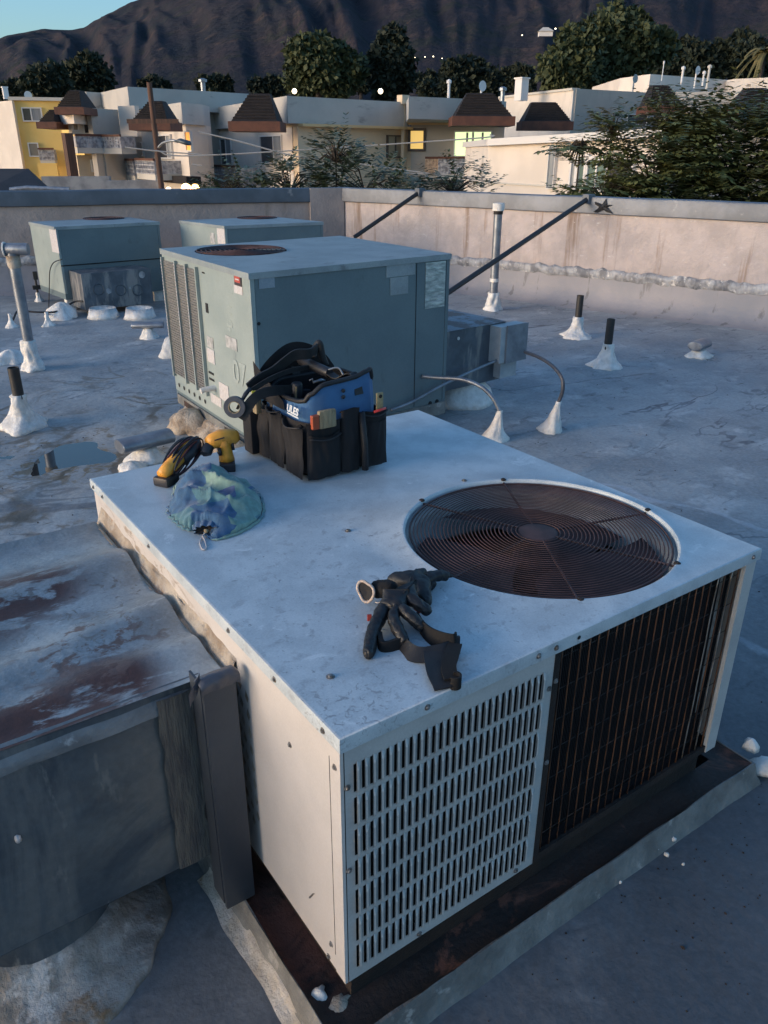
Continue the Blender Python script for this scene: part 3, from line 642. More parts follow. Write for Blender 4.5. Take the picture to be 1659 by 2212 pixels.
# fan grille
GC = FC+Vector((0, 0, -.006)); GR = .352
nr = 28
for i in range(nr):
    R_ = .060+(GR-.060)*(i/(nr-1))**.96
    one(lambda m: m.torus(GC+Vector((0, 0, .004*(1-(R_/GR)**2))), R_, (.0017 if i < nr-1 else .0032), 72, 5), 'grille_ring', M['grille'], U, smooth=True)
one(lambda m: m.lathe([(.055, 0), (.057, .0025), (.048, .004), (.0, .0045)], GC, 32), 'grille_hub', M['grille'], U, smooth=True)
for deg in (60, 110, 188, 238, 292, 345, 12)[:6]:
    a = math.radians(deg+2); d = Vector((math.cos(a), math.sin(a), 0))
    one(lambda m: m.tube([GC+d*.05+Vector((0, 0, .001)), GC+d*.2-Vector((0, 0, .001)), GC+d*(FR+.003)-Vector((0, 0, .001))], .0034, 6), 'grille_spoke', M['grille'], U)
    one(lambda m: m.lathe([(.009, 0), (.009, .003), (.005, .006)], GC+d*(FR+.004)+Vector((0, 0, .007)), 8), 'grille_clip', M['rust'], U)
one(lambda m: m.lathe([(.355, -.16), (.357, -.06), (.3638, -.012), (.3638, -.05), (.3645, -.16)], FC, 64), 'fan_shroud', M['louvpaint'], U, smooth=True)
one(lambda m: m.box(.57, UX-.01, .06, .78, ZB+.02, ZB+.03), 'fan_chamber_floor', M['black'], U)
one(lambda m: (m.box(.57, .576, .078, .80, ZB+.03, ZT-.1), m.box(.577, UX-.01, .80, .81, ZB+.03, ZT-.1), m.box(UX-.02, UX-.012, .078, .80, ZB+.03, ZT-.1)), 'fan_chamber_wall', M['black'], U)
for k in range(3):
    def bl(m):
        def fn(a, b):
            r_ = .06+.278*a; w0 = (1.25+.25*a)
            an = 2*PI*k/3+.5+w0*(b-.5)*2*.62+.35*a
            return (FC.x+r_*math.cos(an), FC.y+r_*math.sin(an), ZT-.085+.045*(b-.5)*(1-.2*a))
        m.grid(12, 10, fn)
    one(bl, 'fan_blade', M['blade'], U, smooth=True)
one(lambda m: m.lathe([(.06, -.24), (.07, -.12), (.065, -.08), (.03, -.07)], FC, 24), 'fan_motor', M['blade'], U, smooth=2)

# curb under the unit
CB = thing('equipment_curb', (.65, .74, 0), 'rusty coated curb carrying the foreground air conditioner', 'curb')
def curbrail(m):
    m.box(.03, UX-.03, .03, .05, .04, ZB-.001); m.box(.03, .05, .05, UY-.05, .04, ZB-.001); m.box(UX-.05, UX-.03, .05, UY-.05, .04, ZB-.001); m.box(.03, UX-.03, UY-.05, UY-.03, .04, ZB-.001)
one(curbrail, 'base_rail', M['rustDark'], CB)
def rim(m, prof, x0, x1, y0, y1, seed, wob=.006):
    # ring following the rectangle; prof = (outward, z)
    pts = []
    nx_, ny_ = 44, 50
    for i in range(nx_): pts.append((x0+(x1-x0)*i/nx_, y0, 0, -1))
    for i in range(ny_): pts.append((x1, y0+(y1-y0)*i/ny_, 1, 0))
    for i in range(nx_): pts.append((x1-(x1-x0)*i/nx_, y1, 0, 1))
    for i in range(ny_): pts.append((x0, y1-(y1-y0)*i/ny_, -1, 0))
    n = len(pts); o0 = len(m.v)
    for i, (x, y, ex, ey) in enumerate(pts):
        pv = pts[i-1]
        if (pv[2], pv[3]) != (ex, ey): ex, ey = ex+pv[2], ey+pv[3]
        for k, (w_, z) in enumerate(prof):
            q = 1 if k else .3
            ww = w_+q*wob*N(x*7, y*7, seed+k)
            m.v.append(Vector((x+ex*ww, y+ey*ww, z+q*wob*.6*N(x*9, y*9, seed+5+k))))
    k = len(prof)
    for i in range(n):
        j = (i+1) % n
        for q in range(k-1): m.f.append([o0+i*k+q, o0+j*k+q, o0+j*k+q+1, o0+i*k+q+1])
one(lambda m: rim(m, [(-.03, .055), (.0, .054), (.035, .05), (.056, .060)], 0, UX+.07, 0, UY, 3, .002), 'curb_shelf', M['rust'], CB, smooth=2)
one(lambda m: rim(m, [(.0565, .040), (.0570, .063), (.061, .064), (.066, .045), (.071, .015), (.080, -.004), (.092, -.03)], 0, UX+.07, 0, UY, 8, .006), 'curb_flange', M['flange'], CB, smooth=2)
def blob(c, r, h, mat, name, par, seed, sx=1.0):
    m = MB(); m.lathe([(r, -.01), (r*.95, h*.25), (r*.6, h*.75), (r*.15, h)], Vector(c), 18, wob=.28, seed=seed, ax=lambda p: Vector((p.x*sx, p.y, p.z)))
    return m.build(name, mat, par, smooth=True)
blob(G(690, 2147, .05), .018, .016, M['mastic'], 'mastic_daub', CB, 3)
blob(G(735, 2175, .04), .026, .02, M['mastic_dirty'], 'mastic_daub', CB, 5, 1.4)
blob(G(1622, 1612, .06), .022, .03, M['mastic'], 'mastic_daub', CB, 7)
blob(G(1650, 1655, .01), .04, .03, M['mastic'], 'mastic_daub', CB, 9)
CL = ['on the dark roof, larger of the upper two beside the curb', 'on the dark roof just below the larger upper crumb', 'between the upper crumb and the curb', 'rightmost on the dark roof beside the curb', 'halfway along the front curb', 'lowest along the front curb', 'on the rusty shelf at the near corner', 'on the roof at the far right of the curb']
ci = 0
for (x, y, r) in ((1455, 1812, .007), (1440, 1846, .006), (1420, 1835, .004), (1476, 1866, .004), (1340, 1905, .004), (1213, 1912, .0045), (740, 2098, .004), (1515, 1500, .005)):
    c = G(x, y, .003); m = MB(); m.lathe([(r, -.004), (r*.9, r*.5), (r*.2, r)], c, 8, wob=.5, seed=x)
    tag(m.build('mastic_crumb', M['mastic'], smooth=True), 'pale mastic crumb %s' % CL[ci], 'crumb', 'mastic crumbs by the curb'); ci += 1
def grit(m):
    rg = random.Random(12)
    for k in range(900):
        x, y = (rg.uniform(-1.2, 6.5), rg.uniform(-1.6, 6.5)) if k > 350 else (rg.gauss(1.2, .8), rg.gauss(-.25, .16))
        if -.1 < x < 1.4 and -.1 < y < 1.6: continue
        z = roofz(x, y); s = rg.uniform(.0015, .0045)*(1.6 if k > 350 else 1); a = rg.uniform(0, 6.3)
        c_, s_ = math.cos(a)*s, math.sin(a)*s
        m.add([(x+c_, y+s_, z-.001), (x-s_, y+c_, z-.001), (x-c_, y-s_*1.4, z-.001), (x+s_*.8, y-c_, z-.001), (x, y, z+s*.9)], [(0, 1, 4), (1, 2, 4), (2, 3, 4), (3, 0, 4)])
go_ = one(grit, 'roof_grit', M['rustDark']); tag(go_, 'dark grit and flakes scattered over the roof coating', 'grit'); go_['kind'] = 'stuff'
# light crust along the left foot of the curb
def crust(m):
    def fn(a, b):
        y = -.05+.62*a; w_ = .008+.052*b+.010*N(y*9, b*3, 2)
        return (-.052-w_, y, .030*(1-b)**1.5+.012*N(y*14, b*6, 4)*(1-b)-.006*b-.008)
    m.grid(50, 8, fn)
one(crust, 'mastic_crust', M['mastic_edge'], CB, smooth=True)

# ------------------------------------------------------------------ big duct on the left of the unit
DU = thing('sheet_metal_duct', (-.6, .95, 0), 'stained sheet metal duct box joined to the left side of the foreground air conditioner', 'duct')
DY0, DY1, DX0, DX1, DZ0, DZ1 = .455, 1.405, -1.75, -.028, .185, .698
def dtop(m):
    def fn(a, b):
        x = DX0+(DX1-DX0)*a; y = DY0+(DY1-DY0)*b
        u, v = (x+.62)/.6, (y-(DY0+DY1)/2)/((DY1-DY0)/2)
        z = DZ1+.018*(1-min(1, max(abs(u*.5), abs(v))))-.012*abs(abs(u)-abs(v))*(.5 if abs(u) < 1 else 0)+.014*N(x*2.2, y*3.5)+.006*N(x*6, y*7)+.022*math.exp(-((y-.80-.22*x)/.07)**2)+.024*math.exp(-((y-1.10-.10*x)/.08)**2)+.018*math.exp(-((y-.60-.1*x)/.05)**2)-.012
        e = max(0, min(1, (y-DY0)/.06, (DY1-y)/.03))
        return (x, y, DZ1+(z-DZ1)*e)
    m.grid(90, 60, fn)
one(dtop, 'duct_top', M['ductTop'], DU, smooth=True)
def dbody(m):
    m.grid(30, 14, lambda a, b: (DX0+(DX1-DX0)*a, DY0+.001-.012*math.sin(PI*min(1, max(0, (a-.0)/1)))*math.sin(PI*b), DZ0+(DZ1-DZ0-.002)*b))
    m.add([(DX0, DY0, DZ0), (DX1, DY0, DZ0), (DX1, DY1, DZ0), (DX0, DY1, DZ0), (DX0, DY0, DZ1), (DX1, DY0, DZ1), (DX1, DY1, DZ1), (DX0, DY1, DZ1)],
          [(0, 3, 2, 1), (1, 2, 6, 5), (2, 3, 7, 6), (3, 0, 4, 7)])
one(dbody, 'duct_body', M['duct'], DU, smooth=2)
def dseal(m):   # brushed sealant band on the front face near the joint and along the top edge
    m.grid(8, 30, lambda a, b: (-.188+.080*a+.008*N(a*2, b*9, 1), DY0-.012-.003*math.sin(PI*a)+.002*N(a*9, b*30), DZ0+.01+(DZ1-DZ0-.02)*b))
one(dseal, 'sealant_band', M['tarband'], DU, smooth=True)
def dedge(m):
    def fn(a, b):
        x = DX0+(DX1-DX0-.05)*a; an = b*PI*.5
        return (x, DY0+.02-.030*math.cos(an)+.004*N(x*9, b*2), DZ1-.055+.052*b**.7+.004*N(x*12, b*3, 4)+.003)
    m.grid(80, 7, fn)
one(dedge, 'sealed_top_edge', M['ductedge'], DU, smooth=True)
def sx0(x, y, yy): return V(x, y, (0, yy), (1, yy))
YS = .380
s1, s2 = sx0(437, 1480, YS), sx0(478, 1972, YS); s3 = sx0(508, 1460, YS)
def strip(m):
    xl, xr = s1.x, s3.x; zt_ = s1.z; zb_ = s2.z
    m.box(xl, xr, YS, YS+.012, max(.006, zb_), zt_); m.box(xl-.002, xl+.003, YS+.0121, DY0-.004, max(.02, zb_)+.01, zt_-.005)
one(strip, 'flange_strip', M['strip'], DU)
def tapecap(m):
    xl, xr, zt_ = s1.x, s3.x, s1.z
    def fn(a, b):
        x = xl-.006+(xr-xl+.016)*a
        prof = [(-.004, -.022), (-.005, -.006), (-.002, .003), (.010, .006), (.026, .004), (.036, -.004)]
        q = prof[round(b*5)]
        return (x, YS+q[0]+.003*N(a*3, b*2, 6), zt_+q[1]+.005*N(a*3.4, b*2.2, 1)-(.008 if a in (0, 1) else 0))
    m.grid(14, 6, fn)
    m.grid(7, 5, lambda a, b: (xl-.030+.032*a, YS+.005+.01*a+.006*N(a*4, b*4, 2), zt_-.050+.032*b+.04*a+.01*N(a*3, b*3)))
one(tapecap, 'grey_tape', M['tape'], DU, smooth=True)
def seam(m):     # lumpy sealant where the duct meets the unit
    def fn(a, b):
        y = .44+.98*a; return (-.030+.030*b**.5, y, DZ1-.015+(.045+.02*N(y*4, 0, 3))*b+.010*N(y*16, b*5))
    m.grid(90, 8, fn)
one(seam, 'seam_sealant', M['mastic_dirty'], DU, smooth=True)
RC = Vector((-.48, .665, 0))
one(lambda m: m.lathe([(.190, 0), (.190, DZ0)], RC, 64), 'round_duct', M['duct'], DU, smooth=2)
one(lambda m: m.lathe([(.325, -.02), (.305, .004), (.27, .014), (.235, .030), (.212, .06), (.197, .09), (.190, .094)], RC, 120, wob=.07, seed=3), 'mastic_ring', M['mastic_ring'], DU, smooth=True)
blob(V(37, 2362*.768-5, (0, DY0-.012), (1, DY0-.012)), .006, .006, M['label'], 'dried_splash', DU, 2)

# ------------------------------------------------------------------ cabinets in the background of the roof
class Frame:
    def __init__(s, A, B):
        A, B = Vector(A), Vector(B); A.z = B.z = 0; s.o = A; s.L = (B-A).length; s.t = (B-A)/s.L
        n = Vector((s.t.y, -s.t.x, 0)); s.n = n if n.dot(CAMP-A) > 0 else -n      # towards the camera
        s.B = B
    def P(s, u, z, w_=0): return s.o+s.t*u+s.n*w_+Vector((0, 0, z))
    def px(s, x, y):
        q = V(x, y, s.o, s.B)-s.o; return q.dot(s.t), q.z
    def box(s, m, u0, u1, z0, z1, w0, w1):
        if u0 > u1: u0, u1 = u1, u0
        if z0 > z1: z0, z1 = z1, z0
        if w0 > w1: w0, w1 = w1, w0
        p = [s.P(u, z, w_) for z in (z0, z1) for u, w_ in ((u0, w1), (u1, w1), (u1, w0), (u0, w0))]
        fs = [(3, 2, 1, 0), (4, 5, 6, 7), (0, 1, 5, 4), (1, 2, 6, 5), (2, 3, 7, 6), (3, 0, 4, 7)]
        if s.n.cross(s.t).z > 0: fs = [f[::-1] for f in fs]
        m.add(p, fs)
    def rect(s, x0, y0, x1, y1):
        xm, ym = (x0+x1)/2, (y0+y1)/2
        return s.px(x0, ym)[0], s.px(x1, ym)[0], s.px(xm, y1)[1], s.px(xm, y0)[1]
    def pane(s, name, mat, par, x0, y0, x1, y1, th=.003, lift=.001, **k):
        u0, u1, z0, z1 = s.rect(x0, y0, x1, y1); m = MB(); s.box(m, u0, u1, z0, z1, lift, lift+th); return m.build(name, mat, par, **k)

def cabinet(A, Fr, Lf, zb, zt_, label, fan, fanr, lip=.035, sideM='sage'):
    """A front corner, Fr far end of the right-hand face, Lf far end of the left-hand face"""
    A, Fr, Lf = Vector(A), Vector(Fr), Vector(Lf); A.z = Fr.z = Lf.z = 0
    Bk = Fr+Lf-A
    t = thing('packaged_cooling_unit', ((A+Bk)/2).to_tuple()[:2]+(zb,), label, 'air conditioner', 'sage green cooling units')
    F_, L_ = Frame(A, Fr), Frame(A, Lf)
    fa = (fan[0], fan[1])
    c = Vector((fan[0], fan[1], zt_))
    def top(m):
        cen = (A+Bk)/2
        def grow(p, g): d = (p-cen); d.z = 0; return p+d.normalized()*g
        q = [grow(p, .012) for p in (A, Fr, Bk, Lf)]
        # plate with hole
        angs = sorted([2*PI*k/72 for k in range(72)]+[math.atan2(p.y-c.y, p.x-c.x) % (2*PI) for p in q])
        def hit(a):
            d = Vector((math.cos(a), math.sin(a))); best = None
            for i in range(4):
                p0, p1 = q[i].xy, q[(i+1) % 4].xy; e = p1-p0; den = d.x*e.y-d.y*e.x
                if abs(den) < 1e-9: continue
                w0 = p0-c.xy; tt = (w0.x*e.y-w0.y*e.x)/den; ss = (w0.x*d.y-w0.y*d.x)/den
                if tt > 0 and -1e-6 <= ss <= 1+1e-6 and (best is None or tt < best): best = tt
            return Vector((c.x+d.x*best, c.y+d.y*best, zt_))
        o0 = len(m.v); n = len(angs)
        for a in angs:
            h = hit(a); m.v += [Vector((h.x, h.y, zt_-lip)), h, Vector((c.x+fanr*math.cos(a), c.y+fanr*math.sin(a), zt_)), Vector((c.x+fanr*.98*math.cos(a), c.y+fanr*.98*math.sin(a), zt_-.1))]
        for i in range(n):
            j = (i+1) % n
            for k in range(3): m.f.append([o0+i*4+k, o0+j*4+k, o0+j*4+k+1, o0+i*4+k+1])
    one(top, 'top_lid', M['sageTop'], t, smooth=2)
    one(lambda m: F_.box(m, .03, F_.L-.03, zb, zt_-.02, 0, -.01), 'access_panel', M['sageBlueShade'], t)
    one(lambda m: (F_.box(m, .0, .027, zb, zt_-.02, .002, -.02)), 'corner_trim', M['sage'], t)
    one(lambda m: F_.box(m, F_.L-.027, F_.L, zb, zt_-.02, .002, -.02), 'corner_trim', M['sageBlueShade'], t)
    one(lambda m: L_.box(m, .022, L_.L, zb, zt_-.02, 0, -.01), 'end_panel', M['sage'], t)
    G2, K2 = Frame(Fr, Bk), Frame(Lf, Bk)
    one(lambda m: (m.prism([Fr, Bk, Bk+Vector((-.01, -.01, 0)), Fr+Vector((-.01, .0, 0))], zb, zt_-.02), m.prism([Lf, Bk, Bk-Vector((0, .01, 0)), Lf-Vector((0, .01, 0))], zb, zt_-.02)), 'rear_panels', M['sage'], t)
    one(lambda m: m.prism([p.lerp((A+Bk)/2, .04) for p in (A, Fr, Bk, Lf)], zb, zt_-.35), 'inner_block', M['black'], t)
    for i in range(9):
        R_ = fanr*(.16+.8*i/8); one(lambda m: m.torus(c+Vector((0, 0, .004)), R_, .004, 40, 4), 'grille_ring', M['grille'], t)
    for k in range(4):
        a = PI*k/4+.2; d = Vector((math.cos(a), math.sin(a), 0))*fanr*.99; one(lambda m: m.tube([c-d, c+d], .004, 4), 'grille_bar', M['grille'], t)
    for k in range(3):
        def bl(m): m.grid(8, 6, lambda a, b: (c.x+fanr*(.15+.75*a)*math.cos(2.09*k+.9*(b-.5)+.4*a), c.y+fanr*(.15+.75*a)*math.sin(2.09*k+.9*(b-.5)+.4*a), zt_-.06+.05*(b-.5)))
        one(bl, 'fan_blade', M['blade'], t, smooth=True)
    one(lambda m: (F_.box(m, .0, F_.L, zb-.07, zb, -.002, -.03), L_.box(m, .03, L_.L, zb-.07, zb, -.002, -.03)), 'base_rail', M['sageBlueShade'], t)
    return t, F_, L_
zm = 1.146
mA, mR, mL = (1.406, 3.179), (2.926, 3.288), (1.445, 4.622)
U2, F2, L2 = cabinet((*mA, 0), (*mR, 0), (*mL, 0), .15, zm, 'middle sage green cooling unit behind the tool bag, with the big blue-grey side panel', G(521, 541, zm)[:2], .31)
cm = lambda x, y: ((560+x*.2079)*.768, (740+y*.2079)*.768)
c4 = lambda x, y: ((420+x*.5425)*.768, (600+y*.5425)*.768)
# coil guard columns on the end panel
zlo, zhi = .28, 1.075
for (u0, u1) in ((1.16, 1.40), (.965, 1.145), (.79, .95)):
    one(lambda m: L2.box(m, u0, u1, zlo, zhi, .001, .006), 'coil_recess', M['sageFin'], U2)
    def fins(m):
        n = 46
        for i in range(n):
            z = zlo+(zhi-zlo)*(i+.3)/n; L2.box(m, u0+.004, u1-.004, z, z+.007, .0065, .013)
    f_ = one(fins, 'coil_guard_slats', M['sageFin'], U2); f_['kind'] = 'stuff'
for u in (1.41, 1.152, .957, .78):
    one(lambda m: L2.box(m, u-.008, u+.008, zlo-.02, zhi+.02, .001, .022), 'guard_post', M['sage'], U2)
def beads(m):
    for u in (1.41, 1.152, .957):
        for i in range(26):
            z = zhi-.01-.022*i; L2.box(m, u-.012, u-.002, z, z+.012, .0225, .027)
b2 = one(beads, 'post_notches', M['label'], U2); b2['kind'] = 'stuff'
for name, a, b, mat in (('warning_label', (118, 1165), (212, 1345), 'label'), ('faded_label', (115, 1000), (195, 1140), 'labelWorn'), ('warning_label', (372, 1005), (515, 1160), 'labelWorn'),
                        ('wiring_label', (285, 1640), (405, 1860), 'label'), ('torn_label', (172, 1800), (305, 1915), 'label'), ('handle_slot', (95, 545), (125, 670), 'black'),
                        ('slot', (138, 1475), (200, 1502), 'black'), ('slot', (145, 1562), (208, 1588), 'black'), ('round_sticker', (480, 308), (592, 415), 'label'), ('sticker_top', (482, 160), (578, 306), 'dkprint'),
                        ('latch', (45, 120), (75, 140), 'black')):
    L2.pane(name, M[mat], U2, *cm(*a), *cm(*b))
L2.pane('sticker_print', M['red'], U2, *cm(488, 180), *cm(560, 262), lift=.0045, th=.001)
L2.pane('sticker_print', M['label'], U2, *cm(500, 212), *cm(550, 228), lift=.006, th=.001)
def text(body, F, x, y, h, mat, par, rot=0, lift=.003, bold=0, shear=0):
    cu = bpy.data.curves.new('lettering', 'FONT'); cu.body = body; cu.size = h; cu.extrude = .0006; cu.align_x = 'CENTER'; cu.align_y = 'CENTER'; cu.offset = bold; cu.shear = shear
    o = bpy.data.objects.new('lettering', cu); me = bpy.data.meshes.new_from_object(o); bpy.data.objects.remove(o)
    u, z = F.px(x, y); p = F.P(u, z, lift)
    n = F.n; up = Vector((0, 0, 1)); rt = up.cross(n)
    Rm = Matrix((rt, up, n)).transposed() @ Matrix.Rotation(rot, 3, 'Z')
    me.transform(Rm.to_4x4())
    me.materials.clear(); me.materials.append(mat)
    o = bpy.data.objects.new('lettering', me); C.objects.link(o); put(o, p, par); return o
text('07', L2, *cm(550, 1510), .20, M['chalk'], U2, bold=.003)
rnd = random.Random(3)
def marks(m):
    for i, yy in enumerate((262, 290, 330, 395, 585, 672, 690, 770, 795, 850, 905)):
        x0, y0 = cm(370+rnd.random()*20, yy); u0, z0 = L2.px(x0, y0); x1, y1 = cm(430+rnd.random()*30, yy); u1, z1 = L2.px(x1, y1)
        L2.box(m, u0, u1, z0, z0+(.006 if i < 9 else .018), .001, .002)
one(marks, 'worn_lettering', M['chalk'], U2)
F2.pane('data_plate', M['plate'], U2, *c4(567, 322), *c4(648, 388))
F2.pane('foil_data_plate', M['foil'], U2, *c4(1430, 252), *c4(1531, 488))
F2.pane('peeled_label', M['labelWorn'] if 0 else M['sageTop'], U2, *c4(1228, 258), *c4(1376, 325))
F2.pane('peeled_label', M['sageTop'], U2, *c4(1248, 330), *c4(1340, 420))
def disc(F, x, y, r, name, mat, par, w0=.001, w1=.004, n=20):
    u, z = F.px(x, y); m = MB()
    ps = [F.P(u+r*math.cos(2*PI*k/n), z+r*math.sin(2*PI*k/n), w1) for k in range(n)]+[F.P(u+r*math.cos(2*PI*k/n), z+r*math.sin(2*PI*k/n), w0) for k in range(n)]
    m.add(ps, [list(range(n))]+[[k, (k+1) % n, (k+1) % n+n, k+n] for k in range(n)]); return m.build(name, mat, par)
disc(F2, *c4(567, 572), .010, 'knockout_hole', M['black'], U2)
one(lambda m: F2.box(m, F2.px(*c4(1383, 400))[0]-.002, F2.px(*c4(1383, 400))[0]+.002, .15, zm-.04, .0012, .003), 'panel_seam', M['black'], U2)
for q in ((1455, 985), (1490, 975)):
    u, z = F2.px(*c4(*q)); disc(F2, *c4(*q), .016, 'rail_hole', M['black'], U2)
for i in range(6):
    u = 1.36-.1*i; m = MB(); n = 14; z = .20
    ps = [L2.P(u+.016*math.cos(2*PI*k/n), z+.016*math.sin(2*PI*k/n), .003) for k in range(n)]; m.add(ps, [list(range(n))]); m.build('rail_hole', M['black'], U2)
u, z = L2.px(*cm(215, 1690))
one(lambda m: m.tube([L2.P(u, z, 0), L2.P(u, z, .07), L2.P(u, z-.005, .10)], .018, 14), 'drain_stub', M['mastic'], U2, smooth=2)
def rails(m):
    L2.box(m, .0, 1.40, .06, .13, .012, -.03); F2.box(m, 0, F2.L, .05, .14, .010, -.03)
one(rails, 'support_rail', M['flange'], U2)
one(lambda m: (L2.box(m, .28, .52, .062, .118, .0125, .014), L2.box(m, 1.05, 1.26, .07, .11, .0125, .014)), 'rail_cutout', M['rust'], U2)
t = thing('mastic_footing', L2.P(.6, 0, .1), 'pale rusty sealant heap under the left edge of the middle unit', 'mastic lump')
def foot(m):
    def fn(a, b):
        u = -.1+1.35*a; return L2.P(u, .085*(1-b)**.7+.02*N(u*6, b*4, 2)-.02*b, .0+.16*b+.03*N(u*5, b*2, 7))
    m.grid(60, 10, fn)
one(foot, 'sealant_skirt', M['mastic_dirty'], t, smooth=True)
for i, u in enumerate((.95, .25)):
    m = MB(); m.lathe([(.14, -.02), (.12, .03), (.085, .10), (.05, .13)], L2.P(u, 0, .10), 22, wob=.3, seed=i+3); m.build('sealant_lump', M['mastic_dirty'], t, smooth=True)

# duct and switch box at the right of the middle unit
Fd = Frame(F2.P(0, 0, -.10), F2.P(1, 0, -.10))
DT = thing('side_duct', Fd.P(1.75, .1, -.4), 'streaked grey duct box on the right side of the middle unit', 'duct')
u0, zt0 = Fd.px(968, 668); u1, zt1 = Fd.px(1092, 700)
_, zb1 = Fd.px(1060, 842)
zt1 = .60
one(lambda m: Fd.box(m, F2.L+.004, u1, .17, zt1, 0, -.75), 'duct_body', M['greycoat'], DT)
def dt2(m):
    m.grid(12, 10, lambda a, b: Fd.P(F2.L+.004+(u1-F2.L-.004+.01)*a, zt1+.004+.015*math.sin(PI*a)*math.sin(PI*b), .01-.77*b))
one(dt2, 'duct_top', mk('rust_pooled_duct_top', (.24, .27, .31), (.17, .19, .22), 5, .5, bump=.3, bscale=20, stains=((3.5, .48, .56, (.10, .055, .045)),)), DT, smooth=True)
Fs = Frame(Fd.P(0, 0, .11), Fd.P(1, 0, .11))
us0, us1, zs0, zs1 = Fs.rect(1093, 702, 1135, 778)
SB = thing('switch_box', Fs.P(us0, zs0, 0), 'grey electrical disconnect box mounted on the side duct', 'switch box')
one(lambda m: Fs.box(m, us0-.06, us1, zs0, zs1, 0, -.11), 'box_body', M['boxcream'], SB)
one(lambda m: Fs.box(m, us0-.004, us1+.004, zs0-.004, zs1+.006, .001, .014), 'box_cover', M['galv'], SB)
one(lambda m: Fd.box(m, us0+.0, us1-.04, zs0-.13, zs0-.005, .001, .07), 'lower_box', M['boxcream'], SB)
disc(Fd, *(990, 731), .012, 'plug', M['mastic'], DT)
cc = [Fs.P(us0-.06, zs0+.02, -.03)]+[V(x, y, F2.P(0, 0, .05), F2.P(1, 0, .05)) for x, y in ((1010, 806), (950, 835), (890, 868), (845, 886))]
tag(one(lambda m: m.tube(bez(cc), .011, 8), 'sagging_conduit', M['galv'], smooth=True), 'thin grey conduit sagging across the middle unit down to the tool bag', 'conduit')
c = G(1025, 880, 0); c.z = 0
m = MB(); m.lathe([(.28, -.02), (.26, .03), (.23, .10), (.20, .13), (.195, .16)], c+Vector((.05, .25, 0)), 40, wob=.06, seed=4)
tag(m.build('duct_boot', M['mastic'], smooth=True), 'white coated round duct boot under the side duct', 'duct boot')

# far left unit with its duct box
zt3, zb3 = .96, .20
a3, f3, l3 = G(118, 490, zt3), G(343, 479, zt3), G(63, 479, zt3)
U3, F3, L3 = cabinet(a3, f3, l3, zb3, zt3, 'far left sage green cooling unit with a patched duct box in front', G(224, 472.0, zt3)[:2], .27)
c3 = lambda x, y: (x*.2893*.768, (560+y*.2893)*.768)
L3.pane('data_label', M['label'], U3, *c3(495, 290), *c3(560, 515))
one(lambda m: F3.box(m, .0, F3.L, F3.px(*c3(1100, 610))[1]-.008, F3.px(*c3(1100, 610))[1]+.004, .001, .006), 'panel_seam', M['black'], U3)
FD3 = Frame(F3.P(0, 0, .42), F3.P(1, 0, .42))
uu0, uu1, zz0, zz1 = FD3.rect(*c3(805, 700), *c3(1480, 1050))
D3 = thing('patched_duct_box', FD3.P((uu0+uu1)/2, zz0, -.2), 'dark duct box with three round patches in front of the far left unit', 'duct')
one(lambda m: FD3.box(m, uu0, uu1, zz0, zz1, 0, -.415), 'box_body', M['greycoat'], D3)
for q in ((960, 880), (1175, 885), (1340, 885)):
    u, z = FD3.px(*c3(*q)); cen = FD3.P(u, z, .002); tm = MB(); n = 28
    R_ = .062
    def ringf(m):
        rt = FD3.t; upv = Vector((0, 0, 1))
        m.grid(n, 7, lambda a, b: cen+(rt*math.cos(2*PI*a)+upv*math.sin(2*PI*a))*(R_+.007*math.cos(2*PI*b))+FD3.n*(.007*math.sin(2*PI*b)), closeu=True)
    one(ringf, 'round_collar', M['duct'], D3, smooth=True)
for q, r in (((1060, 895), .032), ((1380, 735), .04), ((1265, 860), .018)):
    u, z = FD3.px(*c3(*q)); m = MB(); n = 16
    m.add([FD3.P(u+r*(1+.5*N(k, 3, r*50))*math.cos(2*PI*k/n), z+r*(1+.5*N(k, 7, r*50))*math.sin(2*PI*k/n), .002) for k in range(n)], [list(range(n))]); m.build('sealant_patch', M['flash'], D3)
for i, q in enumerate((205, 285)):
    c = G(q+10, 688, 0); c.z = 0; c += HV*.14
    m = MB(); m.lathe([(.19, -.02), (.17, .02), (.15, .10), (.14, zz0+.01)], c, 30, wob=.06, seed=q)
    tag(m.build('duct_boot', M['mastic'], smooth=True), 'white coated duct boot, %s one under the patched duct box' % ('left' if i == 0 else 'right'), 'duct boot', 'white boots under the patched duct box')
one(lambda m: (F3.box(m, .02, .12, 0-.02, zb3-.07, -.05, -.15), F3.box(m, F3.L-.15, F3.L-.02, -.02, zb3-.07, -.05, -.15)), 'support_leg', M['mastic'], U3)
def cable(pts, label, r=.009, mat='blackpipe'):
    tag(one(lambda m: m.tube(bez(pts), r, 8), 'cable', M[mat], smooth=True), label, 'cable', 'cables at the far left unit')
Pl = (L3.P(0, 0, .05), L3.P(1, 0, .05))
cable([V(*c3(x, y), *Pl) for x, y in ((600, 585), (520, 620), (485, 700), (480, 850), (475, 1000))]+[G(*c3(470, 1180), .05)], 'thin cable looping down the end of the far left unit', .006)
e0 = FD3.P(uu0, zz0+.1, -.05)
cable([e0, G(*c3(720, 1000), .14), G(*c3(560, 1090), .07), G(*c3(400, 1100), .08), G(*c3(250, 1090), .09), G(*c3(170, 1090), .12), G(*c3(125, 1180), .04)], 'dark cable sagging from the patched duct box past the tall pipe', .011)
for q, lb in (((470, 1225), 'small white cone at the foot of the looping cable'), ((115, 1240), 'small white cone where the sagging cable enters the roof at the left edge')):
    c = G(*c3(*q), 0); c.z = 0; m = MB(); mastic_cone(m, c, .07, .014, .14, q[0]); tag(m.build('mastic_cone', M['mastic'], smooth=True), lb, 'mastic cone')
c = G(*c3(380, 985), 0); c.z = 0
